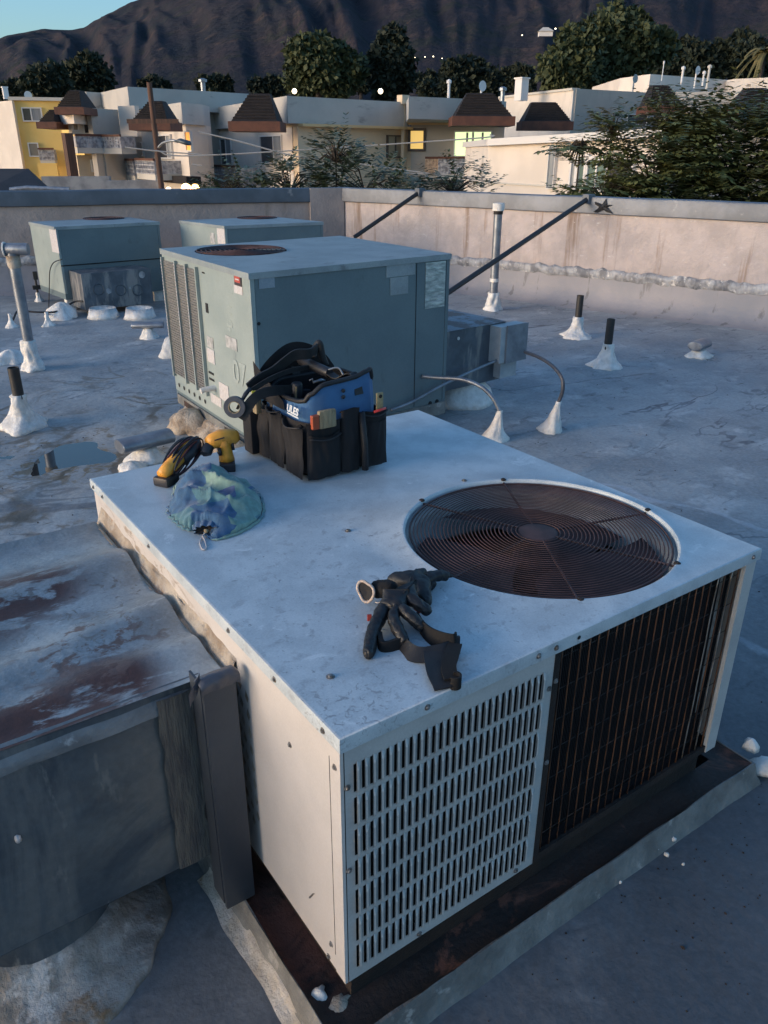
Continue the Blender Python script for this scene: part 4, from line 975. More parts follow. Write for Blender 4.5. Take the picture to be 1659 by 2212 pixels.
GV = thing('gas_valve', c, 'small black shut-off valve on a stub beside the far left unit', 'valve')
one(lambda m: m.tube([c, c+Vector((0, 0, .34))], .014, 8), 'stub_pipe', M['blackpipe'], GV)
one(lambda m: (m.box(c.x-.05, c.x+.04, c.y-.02, c.y+.02, .14, .19), m.box(c.x-.02, c.x+.03, c.y-.015, c.y+.015, .26, .36)), 'valve_body', M['blackpipe'], GV)
m = MB(); mastic_cone(m, c, .06, .02, .10, 2); m.build('mastic_collar', M['mastic'], GV, smooth=True)

# second far unit
a4, f4, l4 = G(485, 488, zt3), G(697, 479, zt3), G(388, 476, zt3)
U4, F4, L4 = cabinet(a4, f4, l4, zb3, zt3, 'far sage green cooling unit in the parapet corner behind the middle unit', G(555, 470.5, zt3)[:2], .27)
L4.pane('data_label', M['label'], U4, 470, 494, 486, 527)
L4.pane('small_label', M['labelWorn'], U4, 455, 503, 464, 526)
one(lambda m: F4.box(m, .1, F4.L-.1, -.02, zb3-.07, -.05, -.2), 'support_leg', M['mastic'], U4)
c = G(735, 512, .1); c.z = 0
m = MB(); m.lathe([(.4, -.02), (.36, .12), (.3, .42), (.15, .52), (.05, .55)], c+Vector((0.05, 0, 0)), 30, wob=.12, seed=4)
tag(m.build('tarp_bundle', M['duct'], smooth=True), 'dark covered bundle beside the far corner unit under the short brace', 'bundle')

# ------------------------------------------------------------------ tool bag and the things in it
BX0, BX1, BY0, BY1 = .543, .846, 1.062, 1.400
BAG = thing('tool_bag', ((BX0+BX1)/2, (BY0+BY1)/2, ZT), 'open black and blue canvas tool bag with outer pockets standing on the foreground unit', 'tool bag')
def bagr(a, off=0.0, e=5):       # rounded rectangle outline
    cx_, cy_ = (BX0+BX1)/2, (BY0+BY1)/2; hx, hy = (BX1-BX0)/2+off, (BY1-BY0)/2+off
    c_, s_ = math.cos(a), math.sin(a)
    return cx_+hx*math.copysign(abs(c_)**(2/e), c_), cy_+hy*math.copysign(abs(s_)**(2/e), s_)
def bagtop(a):                   # rim height around the bag: dips at the near left corner
    a = math.degrees(a % (2*PI)); T = ((0, .27), (45, .262), (90, .25), (135, .215), (160, .232), (195, .244), (215, .250), (232, .272), (262, .300), (288, .318), (303, .322), (316, .292), (340, .275), (360, .27))
    for i in range(len(T)-1):
        if T[i][0] <= a <= T[i+1][0]:
            k = (a-T[i][0])/(T[i+1][0]-T[i][0]); k = k*k*(3-2*k); return ZT+T[i][1]*(1-k)+T[i+1][1]*k
    return ZT+.27
def bag_body(m):
    def fn(a, b):
        an = 2*PI*a; x, y = bagr(an, .004*math.sin(PI*b)+.006*N(math.cos(an)*3, math.sin(an)*3, b*3)-.022*(1-b)**8)
        return (x, y, ZT+.003+.185*b)
    m.grid(96, 14, fn, closeu=True)
    m.grid(96, 2, lambda a, b: (*[bagr(2*PI*a, -.02-.10*b)[k] for k in (0, 1)], ZT+.003), closeu=True)
one(bag_body, 'bag_base', M['canvas'], BAG, smooth=True)
def bag_up(m):
    def fn(a, b):
        an = 2*PI*a; x, y = bagr(an, -.006-.012*b+.004*N(math.cos(an)*3, math.sin(an)*3, b*2+4))
        return (x, y, ZT+.09+(bagtop(an)-ZT-.09)*b)
    m.grid(96, 10, fn, closeu=True)
one(bag_up, 'blue_panel', M['blue'], BAG, smooth=True)
def bag_in(m):
    def fn(a, b):
        an = 2*PI*a; x, y = bagr(an, -.012-.014*b)
        return (x, y, ZT+.05+(bagtop(an)-ZT-.052)*b)
    m.grid(96, 6, fn, closeu=True)
    m.add([(*bagr(2*PI*k/40, -.03), ZT+.10) for k in range(40)], [list(range(40))])
one(bag_in, 'lining', M['canvas'], BAG, smooth=True)
rimp = []
for k in range(97):
    an = 2*PI*k/96; x, y = bagr(an, -.017); rimp.append((x, y, bagtop(an)))
one(lambda m: m.tube(rimp, .0075, 8, cap=False), 'rim_binding', M['webbing'], BAG, smooth=True)
# pockets: bulging panels on the near face and on the left face
def pocket(face, u0, u1, z1, bulge, fl=.0):
    def f(m):
        def fn(a, b):
            u = u0+(u1-u0)*a
            o_ = .006+.62*bulge*math.sin(PI*a)**.45*(.55+.45*b)+.007*N(u*22, b*2.5, z1*9)+.004*N(u*60, b*3)
            if b > .97: o_ += .003
            z = ZT+.010+(z1-.012*math.sin(PI*a)*fl)*b
            if face == 'n': return (u, BY0-o_, z)
            return (BX0-o_, u, z)
        m.grid(22, 12, fn)
        def fn2(a, b):
            p = Vector(fn(a, 1)); q = Vector((0, .014*b, -.012*b)) if face == 'n' else Vector((.014*b, 0, -.012*b)); return p+q
        m.grid(22, 3, fn2)
    return one(f, 'pocket', M['canvas'], BAG, smooth=True)
pocket('n', .548, .660, .150, .024, 1); pocket('n', .544, .664, .186, .010, 1); pocket('n', .668, .735, .207, .024, -.6); pocket('n', .745, .842, .192, .018, .4); pocket('n', .752, .838, .155, .026, .4)
pocket('l', 1.072, 1.185, .183, .022, 2.2); pocket('l', 1.195, 1.29, .185, .018, 1); pocket('l', 1.30, 1.385, .17, .012)
def hem(face, u0, u1, z, o_):
    def f(m):
        if face == 'n': m.tube([(u0+(u1-u0)*k/10, BY0-o_-.014*math.sin(PI*k/10), ZT+z-.008*math.sin(PI*k/10)) for k in range(11)], .0028, 6)
        else: m.tube([(BX0-o_-.02*math.sin(PI*k/10), u0+(u1-u0)*k/10, ZT+z-.008*math.sin(PI*k/10)) for k in range(11)], .0028, 6)
    one(f, 'pocket_hem', M['webbing'], BAG, smooth=True)
hem('n', .548, .660, .148, .018); hem('n', .745, .842, .190, .012); hem('l', 1.072, 1.185, .180, .010); hem('l', 1.20, 1.29, .20, .010)
one(lambda m: m.tube([(.742, BY0-.030, ZT+.012), (.740, BY0-.030, ZT+.10), (.740, BY0-.014, ZT+.20)], .011, 8), 'pocket_strap', M['webbing'], BAG, smooth=True)
for zz in (.252, .272):
    one(lambda m: m.lathe([(.0065, 0), (.0065, .003), (.003, .005)], (.690, BY0+.013, ZT+zz), 12, ax=lambda v: Vector((v.x, -v.z, v.y))), 'rivet', M['toolblack'], BAG)
# dark flap standing up at the far side and the handle with its arms
def back_flap(m):
    def fn(a, b):
        y = 1.40-.012*b; x = .55+.30*a
        return (x, y+.012*N(a*3, b*3, 8), ZT+.19+(.075+.10*math.sin(PI*min(1, a*1.02))**.7)*b)
    m.grid(26, 8, fn)
    m.grid(10, 8, lambda a, b: (.55-.004*b, 1.2+.2*a, ZT+.2+(.03+.09*a)*b))
one(back_flap, 'rear_flap', M['canvas'], BAG, smooth=True)
HX = .70
pl = (Vector((HX, 0, 0)), Vector((HX, 1, 0)))
h0, h1 = V(650, 778, *pl), V(712, 806, *pl)
one(lambda m: m.tube([h0+(h1-h0)*t for t in (0, .04, .5, .96, 1)], [.014, .0165, .0165, .0165, .014], 16), 'handle_grip', M['rubber'], BAG, smooth=2)
def ribbon(m, pts, w_, side, th=.0025):
    pts = bez(pts, 8); side = Vector(side).normalized(); o0 = len(m.v)
    for i, p in enumerate(pts):
        t = (pts[min(i+1, len(pts)-1)]-pts[max(0, i-1)]).normalized(); nn = t.cross(side).normalized(); s_ = nn.cross(t).normalized()
        for a, b in ((-1, -1), (1, -1), (1, 1), (-1, 1)): m.v.append(p+s_*w_*.5*a+nn*th*.5*b)
    for i in range(len(pts)-1):
        for k in range(4):
            k2 = (k+1) % 4; m.f.append([o0+i*4+k, o0+i*4+k2, o0+(i+1)*4+k2, o0+(i+1)*4+k])
    m.f.append([o0, o0+1, o0+2, o0+3]); e = len(m.v)-4; m.f.append([e+3, e+2, e+1, e])
one(lambda m: ribbon(m, [h1, h1+Vector((.01, -.035, -.008)), (.745, 1.10, ZT+.31), (.75, BY0+.012, ZT+.25)], .030, (1, 0, 0)), 'handle_arm', M['webbing'], BAG, smooth=2)
one(lambda m: ribbon(m, [h0, h0+Vector((.0, .05, .0)), (.70, 1.385, ZT+.24), (.70, 1.395, ZT+.12)], .030, (1, 0, 0)), 'handle_arm', M['webbing'], BAG, smooth=2)
one(lambda m: m.tube(bez([h1+Vector((-.004, .0, .012)), h1+Vector((.02, -.02, .018)), h1+Vector((.03, -.035, -.004))]), .003, 6), 'metal_ring', M['galv'], BAG, smooth=True)
# shoulder strap from the handle down to the left, ending in the clip that holds the tape
pl2 = (G(509, 880, ZT+.10), G(665, 960, ZT))
sp = [D(x, y, dd) for x, y, dd in ((536, 838, 2.42), (560, 818, 2.45), (590, 802, 2.49), (618, 780, 2.52), (640, 766, 2.54), (668, 764, 2.56), (684, 752, 2.60))]
one(lambda m: ribbon(m, sp, .034, (.3, -.1, 1), .006), 'shoulder_strap', M['webbing'], BAG, smooth=2)
sp2 = [D(x, y, dd) for x, y, dd in ((545, 842, 2.40), (585, 818, 2.44), (630, 800, 2.50), (680, 792, 2.56))]
one(lambda m: ribbon(m, sp2, .016, (.2, 0, 1), .004), 'shoulder_strap', M['webbing'], BAG, smooth=2)
one(lambda m: m.tube(bez([D(x, y, dd) for x, y, dd in ((676, 772, 2.6), (682, 748, 2.62), (690, 742, 2.62), (696, 768, 2.62), (704, 790, 2.62))]), .012, 8, flat=.5), 'strap_end', M['webbing'], BAG, smooth=True)
one(lambda m: m.tube([D(520, 870, 2.37), D(530, 852, 2.39), D(541, 838, 2.40)], [.005, .007, .006], 8), 'strap_clip', M['toolblack'], BAG, smooth=True)
one(lambda m: ribbon(m, [D(x, y, dd) for x, y, dd in ((512, 884, 2.36), (520, 868, 2.37), (530, 848, 2.40))], .008, (0, 0, 1), .003), 'clip_loop', M['webbing'], BAG)
one(lambda m: ribbon(m, [D(x, y, dd) for x, y, dd in ((520, 905, 2.36), (548, 862, 2.37), (580, 846, 2.40), (630, 842, 2.46))], .032, (.2, 0, 1), .004), 'side_strap', M['webbing'], BAG, smooth=2)
one(lambda m: m.box(-.001, .001, -.001, .001, 0, .001, ax=lambda v: D(548, 853, 2.375)+Vector((v[0]*6, v[1]*1.0, v[2]*26-.013))), 'yellow_tag', M['yellow2'], BAG)
# small separate black pouch hanging at the left end of the bag
def endp(m):
    m.bbox(BX0-.035, BX0+.05, BY1-.03, BY1+.035, ZT+.006, ZT+.16, None, .008)
one(endp, 'end_pouch', M['canvas'], BAG, smooth=2)
FB = Frame(Vector((BX0+.012, BY1, 0)), Vector((BX0+.008, BY0, 0)))
text('ULES', FB, 636, 882+3, .034, M['white'], BAG, rot=0, lift=.008, bold=.0012, shear=.3)
def under(m):
    u, z = FB.px(636, 893); FB.box(m, u-.032, u+.040, z-.006, z-.002, .007, .009)
one(under, 'logo_stroke', M['white'], BAG)
# roll of tape on the clip
TRc = D(507, 879, 2.36)
TR = thing('tape_roll', TRc, 'black tape roll hanging from the clip at the left of the tool bag', 'tape roll')
nn_ = (CAMP-TRc).normalized(); nn_ = (nn_+Vector((-.2, 0, -.15))).normalized(); qq = nn_.to_track_quat('Z', 'Y').to_matrix()
one(lambda m: m.grid(48, 5, lambda a, b: TRc+qq @ Vector(([.019, .033, .033, .019, .019][round(b*4)]*math.cos(2*PI*a), [.019, .033, .033, .019, .019][round(b*4)]*math.sin(2*PI*a), [.010, .010, -.010, -.010, .010][round(b*4)])), closeu=True), 'tape', M['tape'], TR, smooth=2)
one(lambda m: m.grid(48, 5, lambda a, b: TRc+qq @ Vector(([.0165, .0190, .0190, .0165, .0165][round(b*4)]*math.cos(2*PI*a), [.0165, .0190, .0190, .0165, .0165][round(b*4)]*math.sin(2*PI*a), [.011, .011, -.011, -.011, .011][round(b*4)])), closeu=True), 'cardboard_core', M['brassy'], TR, smooth=2)
# brushes, hammer handle, ruler, pliers in the pockets
BR = thing('paint_brush', (.60, BY0-.02, ZT+.15), 'wide paint brush with red ferrule lying in the near pocket of the tool bag', 'brush')
def bxw(m, x0, x1, z0, z1, yd=.0, t=.016, bev=.003):
    m.bbox(x0, x1, BY0-.026+yd, BY0-.026+yd+t, z0, z1, None, bev)
one(lambda m: bxw(m, .556, .580, ZT+.178, ZT+.222), 'brush_handle', M['brushred'], BR)
one(lambda m: bxw(m, .5805, .640, ZT+.176, ZT+.232, -.001, .018, .005), 'bristles', M['brassy'], BR, smooth=2)
RU = thing('folding_ruler', (.826, BY0-.01, ZT+.16), 'upright brass-coloured folding ruler in the right end pocket of the tool bag', 'ruler')
one(lambda m: m.bbox(.800, .826, BY0-.012, BY0-.004, ZT+.185, ZT+.252, None, .004), 'ruler_body', M['brass'], RU, smooth=2)
one(lambda m: m.lathe([(.006, 0), (.006, .002), (.002, .003)], (.813, BY0-.0125, ZT+.24), 12, ax=lambda v: Vector((v.x, -v.z, v.y))), 'hinge', M['rust'], RU)
tag(one(lambda m: m.tube([(.780, BY0-.024, ZT+.197), (.80, BY0-.027, ZT+.200), (.826, BY0-.022, ZT+.201)], .0045, 8), 'red_handled_tool', M['redplastic'], smooth=True), 'bright red plastic tool edge showing above the right pocket of the bag', 'tool')
WB = thing('wooden_handle', (BX0-.02, 1.345, ZT+.19), 'small worn brown wooden tool handle in the left side pocket of the tool bag', 'tool handle')
one(lambda m: m.bbox(BX0-.030, BX0-.008, 1.33, 1.358, ZT+.16, ZT+.215, None, .004), 'handle_block', M['brassy'], WB, smooth=2)
hp0 = D(640, 872, 2.50); hp1 = D(641, 826, 2.50)
HM = thing('hammer_grip', hp0, 'black rubber tool grip standing upright inside the open bag', 'tool grip')
one(lambda m: m.tube([hp0-Vector((0, 0, .06)), hp0, hp1-Vector((0, 0, .006)), hp1], [.019, .020, .019, .014], 16), 'grip', M['rubber'], HM, smooth=2)
one(lambda m: m.tube([hp0.lerp(hp1, .1)-nn_*-.019, hp0.lerp(hp1, .85)-nn_*-.018], .004, 6), 'grip_stripe', M['brassy'], HM)
PL = thing('pliers', D(683, 822, 2.56), 'steel wrench end glinting on the rim inside the bag', 'wrench')
one(lambda m: (m.tube([D(676, 826, 2.52), D(694, 821, 2.54), D(702, 822, 2.56)], [.004, .006, .003], 8), m.tube([D(668, 822, 2.52), D(675, 818, 2.52), D(676, 826, 2.52)], .0028, 6)), 'jaw', M['galv'], PL, smooth=True)
for i, (x, y, dd) in enumerate(((600, 842, 2.55), (625, 850, 2.50), (662, 838, 2.58), (590, 862, 2.50))):
    p = D(x, y, dd); p.z = min(p.z, bagtop(PI)-.02)
    tag(one(lambda m: m.tube([p-Vector((0, 0, .09)), p], [.012, .013], 10), 'upright_tool', M['toolblack'], smooth=2), ['dark tool handle at the back left inside the bag', 'dark tool handle beside the rubber grip inside the bag', 'dark tool handle behind the wrench inside the bag', 'short dark tool handle near the left rim inside the bag'][i], 'tool handle', 'dark handles inside the bag')

# ------------------------------------------------------------------ cordless drill standing on its battery
DC = Vector((.392, 1.325, ZT))
DR = thing('cordless_drill', DC, 'yellow cordless drill standing on its black battery beside the tool bag', 'drill')
upz = Vector((0, 0, 1)); toCam = (CAMP-DC); toCam.z = 0; toCam.normalize(); rgt = Vector((-toCam.y, toCam.x, 0))   # to the viewer's right
if rgt.dot(_r) < 0: rgt = -rgt
def dl(r_, t_, z_): return DC+rgt*r_*1.05+toCam*t_*1.05+upz*z_*.80
def rbox(m, r0, r1, t0, t1, z0, z1, b): m.bbox(r0, r1, t0, t1, z0, z1, lambda q: dl(*q), b)
one(lambda m: rbox(m, -.022, .026, -.03, .04, .0, .036, .005), 'battery', M['toolblack'], DR, smooth=2)
one(lambda m: m.tube([dl(.002, .0, .034), dl(.0, .0, .06), dl(-.004, -.002, .095), dl(-.008, -.004, .12)], [.026, .0235, .024, .029], 16), 'handle', M['yellow'], DR, smooth=True)
one(lambda m: m.tube([dl(.040, -.02, .126), dl(.030, -.016, .127), dl(-.01, -.005, .128), dl(-.040, .008, .122), dl(-.052, .014, .118)], [.018, .026, .029, .025, .017], 18), 'motor_housing', M['yellow'], DR, smooth=True)
one(lambda m: m.tube([dl(-.046, .016, .110), dl(-.056, .024, .094), dl(-.060, .030, .082), dl(-.060, .033, .078)], [.016, .020, .018, .010], 16), 'chuck', M['toolblack'], DR, smooth=2)
one(lambda m: m.tube([dl(-.018, .0215, .100), dl(-.018, .0235, .082), dl(-.016, .0225, .068)], [.004, .008, .005], 10), 'trigger', M['toolblack'], DR, smooth=True)
one(lambda m: m.tube([dl(.022, .004, .11), dl(.024, .004, .08)], [.005, .006], 8), 'grip_pad', M['toolblack'], DR, smooth=True)
one(lambda m: m.tube([dl(-.03, .028, .135), dl(-.0, .022, .142)], .002, 6), 'vent_line', M['toolblack'], DR)

# ------------------------------------------------------------------ yellow meter wrapped in its leads
MC = G(390, 1030, ZT)
a0, a1 = G(352, 1050, ZT), G(428, 1010, ZT)
ax_ = (a1-a0); ax_.z = 0; ax_.normalize(); sd_ = Vector((-ax_.y, ax_.x, 0)); 
MT = thing('corded_tool', MC, 'yellow hand tool wrapped in its dark leads, lying at the left of the drill', 'hand tool')
def ml(u, v, z): return a0+ax_*u+sd_*v+upz*z
LG = (a1-a0).length
one(lambda m: m.bbox(-.012, .050, -.028, .028, 0, .030, lambda q: ml(*q), .007), 'battery', M['toolblack'], MT, smooth=2)
one(lambda m: m.tube([ml(.0, 0, .036), ml(.03, 0, .046), ml(.09, 0, .066), ml(.14, .0, .086), ml(.165, 0, .093)], [.018, .022, .022, .021, .014], 14), 'tool_body', M['yellow'], MT, smooth=True)
one(lambda m: m.tube([ml(.09, -.012, .056), ml(.15, -.015, .08), ml(.172, -.01, .10)], [.019, .02, .012], 12), 'black_grip', M['toolblack'], MT, smooth=True)
for i in range(12):
    def lp(m):
        pts = []; sh = -.030+.0052*i; rr_ = random.Random(i)
        k1, k2 = rr_.uniform(-.006, .006), rr_.uniform(-.01, .008)
        lo_ = ml(.028+k2*.4, sh*.75, .028+k1*.5); hi_ = ml(.168+k2, sh, .098+k1)
        e1 = (hi_-lo_)/2; c_ = (hi_+lo_)/2; e2 = e1.normalized().cross(sd_).normalized()*(.030+k1)
        if e2.z < 0: e2 = -e2
        for k in range(33):
            a = 2*PI*k/32
            pts.append(c_+e1*math.cos(a)+e2*math.sin(a)+sd_*(.005*math.sin(2*a+i)))
        m.tube(pts, .0030, 6, cap=False)
    one(lp, 'lead', M['lead2' if i % 4 == 1 else 'lead1'], MT, smooth=True)

# ------------------------------------------------------------------ cloth pouch
mc = bpy.data.materials.new('patchwork_cloth'); mc.use_nodes = True
n, l = mc.node_tree.nodes, mc.node_tree.links; b = n['Principled BSDF']; b.inputs['Roughness'].default_value = .9; b.inputs['Sheen Weight'].default_value = .3
g = n.new('ShaderNodeNewGeometry'); ns = n.new('ShaderNodeTexNoise'); ns.inputs['Scale'].default_value = 14; l.new(g.outputs['Position'], ns.inputs['Vector'])
mxv = n.new('ShaderNodeMix'); mxv.data_type = 'VECTOR'; mxv.inputs[0].default_value = .018; l.new(g.outputs['Position'], mxv.inputs[4]); l.new(ns.outputs['Color'], mxv.inputs[5])
mp = n.new('ShaderNodeMapping'); mp.inputs['Rotation'].default_value = (.5, .15, -.72); mp.inputs['Location'].default_value = (.03, .045, .0); l.new(mxv.outputs[1], mp.inputs['Vector'])
ck = n.new('ShaderNodeTexVoronoi'); ck.distance = 'CHEBYCHEV'; ck.inputs['Scale'].default_value = 9.0; ck.inputs['Randomness'].default_value = .35; l.new(mp.outputs[0], ck.inputs['Vector'])
sp_ = n.new('ShaderNodeSeparateColor'); l.new(ck.outputs['Color'], sp_.inputs[0])
rp = n.new('ShaderNodeValToRGB'); rp.color_ramp.interpolation = 'CONSTANT'; l.new(sp_.outputs[0], rp.inputs[0])
cr = rp.color_ramp; cr.elements[0].color = (.035, .105, .21, 1); cr.elements[1].position = .35; cr.elements[1].color = (.15, .27, .25, 1)
for p_, c_ in ((.60, (.075, .18, .22, 1)), (.76, (.09, .12, .22, 1)), (.88, (.20, .31, .26, 1))):
    e = cr.elements.new(p_); e.color = c_
wn = n.new('ShaderNodeTexNoise'); wn.inputs['Scale'].default_value = 60; l.new(g.outputs['Position'], wn.inputs['Vector'])
ov = n.new('ShaderNodeMix'); ov.data_type = 'RGBA'; ov.blend_type = 'OVERLAY'; ov.inputs[0].default_value = .45; l.new(rp.outputs[0], ov.inputs[6]); l.new(wn.outputs['Fac'], ov.inputs[7])
l.new(ov.outputs[2], b.inputs['Base Color'])
bp = n.new('ShaderNodeBump'); bp.inputs['Strength'].default_value = .5; bp.inputs['Distance'].default_value = .002
w2 = n.new('ShaderNodeTexNoise'); w2.inputs['Scale'].default_value = 380; l.new(g.outputs['Position'], w2.inputs['Vector']); l.new(w2.outputs['Fac'], bp.inputs['Height']); l.new(bp.outputs[0], b.inputs['Normal'])
M['patch'] = mc
outl = [G(x, y, ZT+.012) for x, y in ((383, 1040), (420, 1024), (470, 1024), (515, 1035), (552, 1058), (564, 1085), (560, 1112), (520, 1140), (470, 1156), (448, 1150), (432, 1138), (402, 1135), (380, 1118), (366, 1098), (376, 1072))]
PC = sum(outl, Vector())/len(outl); PC.z = ZT
ocl = [outl[-1]]+outl+[outl[0], outl[1]]
def outp(t):
    t = (t % 1)*len(outl); i = int(t); f_ = t-i; L_ = len(outl)
    a, b_, c_, d = outl[(i-1) % L_], outl[i % L_], outl[(i+1) % L_], outl[(i+2) % L_]
    return .5*((2*b_)+(c_-a)*f_+(2*a-5*b_+4*c_-d)*f_*f_+(3*b_-a-3*c_+d)*f_**3)
PO = thing('cloth_pouch', PC, 'crumpled blue and green patchwork cloth pouch with a drawstring, in front of the drill', 'pouch')
mouthp = G(450, 1143, ZT+.015)
def pch(m):
    def fn(a, b):
        q = outp(a); r = 1-b; p = PC.lerp(q, min(1, r*1.02)); 
        prof = (1-r**3.2)**.75
        rd1 = max(0, 1-abs(N(p.x*9+1.7, p.y*7+.4, 3))*4.2); rd2 = max(0, 1-abs(N(p.x*15+4, p.y*12, 8))*3.5)
        z = ZT+.004+prof*(.048+.030*rd1**1.4+.012*rd2+.016*N(p.x*8, p.y*8, 1)+.002*N(p.x*60, p.y*60))
        dm = (p-mouthp).xy.length; z -= .026*math.exp(-(dm/.022)**2)
        ruff = .0045*math.sin(a*2*PI*34)*r**9*(1 if .58 < a < .98 else .35)
        dirv = (q-PC).normalized()
        return (p.x+dirv.x*ruff, p.y+dirv.y*ruff, max(z, ZT+.002))
    m.grid(170, 34, fn, closeu=True)
one(pch, 'pouch_body', mc, PO, smooth=True)
def skirt(m):
    def fn(a, b):
        q = outp(a); d = (q-PC).normalized(); ruff = .0045*math.sin(a*2*PI*34)*(1 if .58 < a < .98 else .35); q = PC.lerp(q, 1.02)
        bul = .008*math.sin(PI*b)
        return (q.x+d.x*(ruff*(1-b*.3)+bul), q.y+d.y*(ruff*(1-b*.3)+bul), ZT+.006-.005*b)
    m.grid(170, 4, fn, closeu=True)
one(skirt, 'pouch_edge', mc, PO, smooth=True)
mo = G(447, 1146, ZT+.012)
def mouth(m):
    n_ = 40; c_ = mo; pts = []
    for k in range(n_):
        a = 2*PI*k/n_; r = 1+.16*math.sin(9*a)
        pts.append(c_+_r*.034*r*math.cos(a)+Vector((0, 0, 1))*.014*r*math.sin(a)-HV*(.0))
    m.add([c_+HV*.012]+pts, [(0, i+1, (i+1) % n_+1) for i in range(n_)])
one(mouth, 'pouch_mouth', M['black'], PO)
def ruffle(m):
    def fn(a, b):
        an = 2*PI*a; r = 1+.14*math.sin(11*an)+.25*b
        return mo+_r*.034*r*math.cos(an)+Vector((0, 0, 1))*.016*r*math.sin(an)+HV*(.030*b-.004)
    m.grid(66, 4, fn, closeu=True)
one(ruffle, 'gathered_rim', mc, PO, smooth=True)
one(lambda m: m.tube(bez([mo, G(437, 1160, ZT+.004), G(432, 1172, ZT+.003), G(436, 1184, ZT+.003), G(440, 1187, ZT+.003), G(446, 1184, ZT+.003), G(444, 1172, ZT+.003), G(438, 1158, ZT+.006)]), .0022, 6), 'drawstring', M['cord'], PO, smooth=True)
one(lambda m: m.tube([mo+Vector((0, 0, .004))-HV*.006, mo-HV*.012], [.007, .005], 8), 'cord_toggle', M['brassy'], PO, smooth=True)
one(lambda m: [m.tube([G(548+i*3, 1058+i*3, ZT+.03), G(558+i*2, 1056+i*4, ZT+.022)], .0012, 4) for i in range(3)], 'frayed_threads', M['cord'], PO)['kind'] = 'stuff'

# ------------------------------------------------------------------ gloves and elastic straps
def skin(name, chains, mat, par, sub=3):
    """one continuous surface grown over joined bones: chains of (point, radius), all rooted in vertex 0"""
    vs_, es, rs, key = [], [], [], {}
    def vid(p, r):
        k = (round(p[0], 5), round(p[1], 5), round(p[2], 5))
        if k not in key: key[k] = len(vs_); vs_.append(Vector(p)); rs.append(r)
        return key[k]
    for ch in chains:
        last = None
        for p, r in ch:
            i = vid(p, r)
            if last is not None and last != i: es.append((last, i))
            last = i
    c = sum(vs_, Vector())/len(vs_)
    me = bpy.data.meshes.new(name); me.from_pydata([v-c for v in vs_], es, [])
    o = bpy.data.objects.new(name, me); C.objects.link(o)
    rs = [tuple(v*1.7 for v in r) if isinstance(r, tuple) else r*(1.6 if r > .0125 else 1.4) for r in rs]; md = o.modifiers.new('skin', 'SKIN'); md.use_smooth_shade = True; md.branch_smoothing = .3
    sv = me.skin_vertices[0].data if me.skin_vertices else None
    if sv is None:
        me.attributes.new if 0 else None
        bpy.context.view_layer.objects.active = o; bpy.ops.mesh.customdata_skin_add(); sv = me.skin_vertices[0].data
    for i, s_ in enumerate(sv):
        r = rs[i]; s_.radius = (r, r) if not isinstance(r, tuple) else r
        s_.use_root = (i == 0)
    ss = o.modifiers.new('sub', 'SUBSURF'); ss.levels = sub; ss.render_levels = sub
    me.materials.append(mat); put(o, c, par)
    dg = bpy.context.evaluated_depsgraph_get(); me2 = bpy.data.meshes.new_from_object(o.evaluated_get(dg))
    o.modifiers.clear(); o.data = me2
    me2.update(); nrm = [v.normal.copy() for v in me2.vertices]
    for v, n_ in zip(me2.vertices, nrm):
        q = v.co*1.0; a_ = noise.noise(q*70); b_ = noise.noise(Vector((q.x*160, q.y*45, q.z*90)))
        v.co += n_*(.0022*a_-.0020*max(0, 1-abs(b_)*7))
        if v.co.z > 0: v.co.z *= .92
    for p in me2.polygons: p.use_smooth = True
    return o
def gz(x, y, h): return G(x, y, ZT+h)
cg = lambda x, y, h: gz((960+x*.2411)*.768, (1560+y*.2411)*.768, h)
GL = thing('work_glove', cg(600, 600, 0), 'upper black rubber-coated work glove with a cream-rimmed cuff, lying by the fan grille', 'glove', 'black work gloves')
W0 = cg(640, 420, .040)
palm = cg(640, 540, .038); palmR = cg(760, 470, .036)
skin('glove_hand', [
    [(W0, .020), (palm, (.024, .018)), (cg(620, 640, .036), .0125), (cg(600, 740, .034), .0105), (cg(660, 880, .026), .0108), (cg(740, 1010, .014), .0095), (cg(755, 1030, .012), .007)],
    [(palm, (.024, .018)), (cg(700, 610, .042), .0115), (cg(800, 710, .040), .0105), (cg(900, 800, .026), .0105), (cg(960, 860, .018), .0090), (cg(975, 880, .016), .006)],
    [(W0, .020), (palmR, .020), (cg(830, 520, .044), .0115), (cg(920, 590, .038), .0105), (cg(1010, 660, .028), .0098), (cg(1040, 690, .022), .0065)],
    [(palm, (.024, .018)), (cg(500, 640, .030), .0135), (cg(430, 760, .026), .0118), (cg(370, 900, .020), .0112), (cg(335, 1040, .013), .0108), (cg(320, 1160, .011), .0098), (cg(318, 1190, .011), .0065)],
], M['nitrile'], GL)
skin('glove_cuff', [[(cg(345, 415, .026), (.0125, .013)), (cg(450, 390, .034), (.0138, .0145)), (cg(560, 400, .038), (.014, .014)), (W0, .014)]], M['knit'], GL)
cufc = cg(318, 418, .030)
cn = (cg(300, 440, .022)-cg(470, 380, .034)); cn = (cn.normalized()*.45+(CAMP-cufc).normalized()*.8).normalized(); cufc = cufc+cn*.010; qc = cn.to_track_quat('Z', 'Y').to_matrix()
def cuffring(m):
    pts = []
    for k in range(41):
        a = 2*PI*k/40; r = .0215*(1+.16*math.cos(2*a+1.0)+.08*math.sin(3*a)); pts.append(cufc+qc @ Vector((r*math.cos(a)*.92, r*math.sin(a)*1.1, .0035)))
    m.tube(pts, .0034, 8, cap=False)
one(cuffring, 'cuff_rim', M['cloth_rim'], GL, smooth=True)
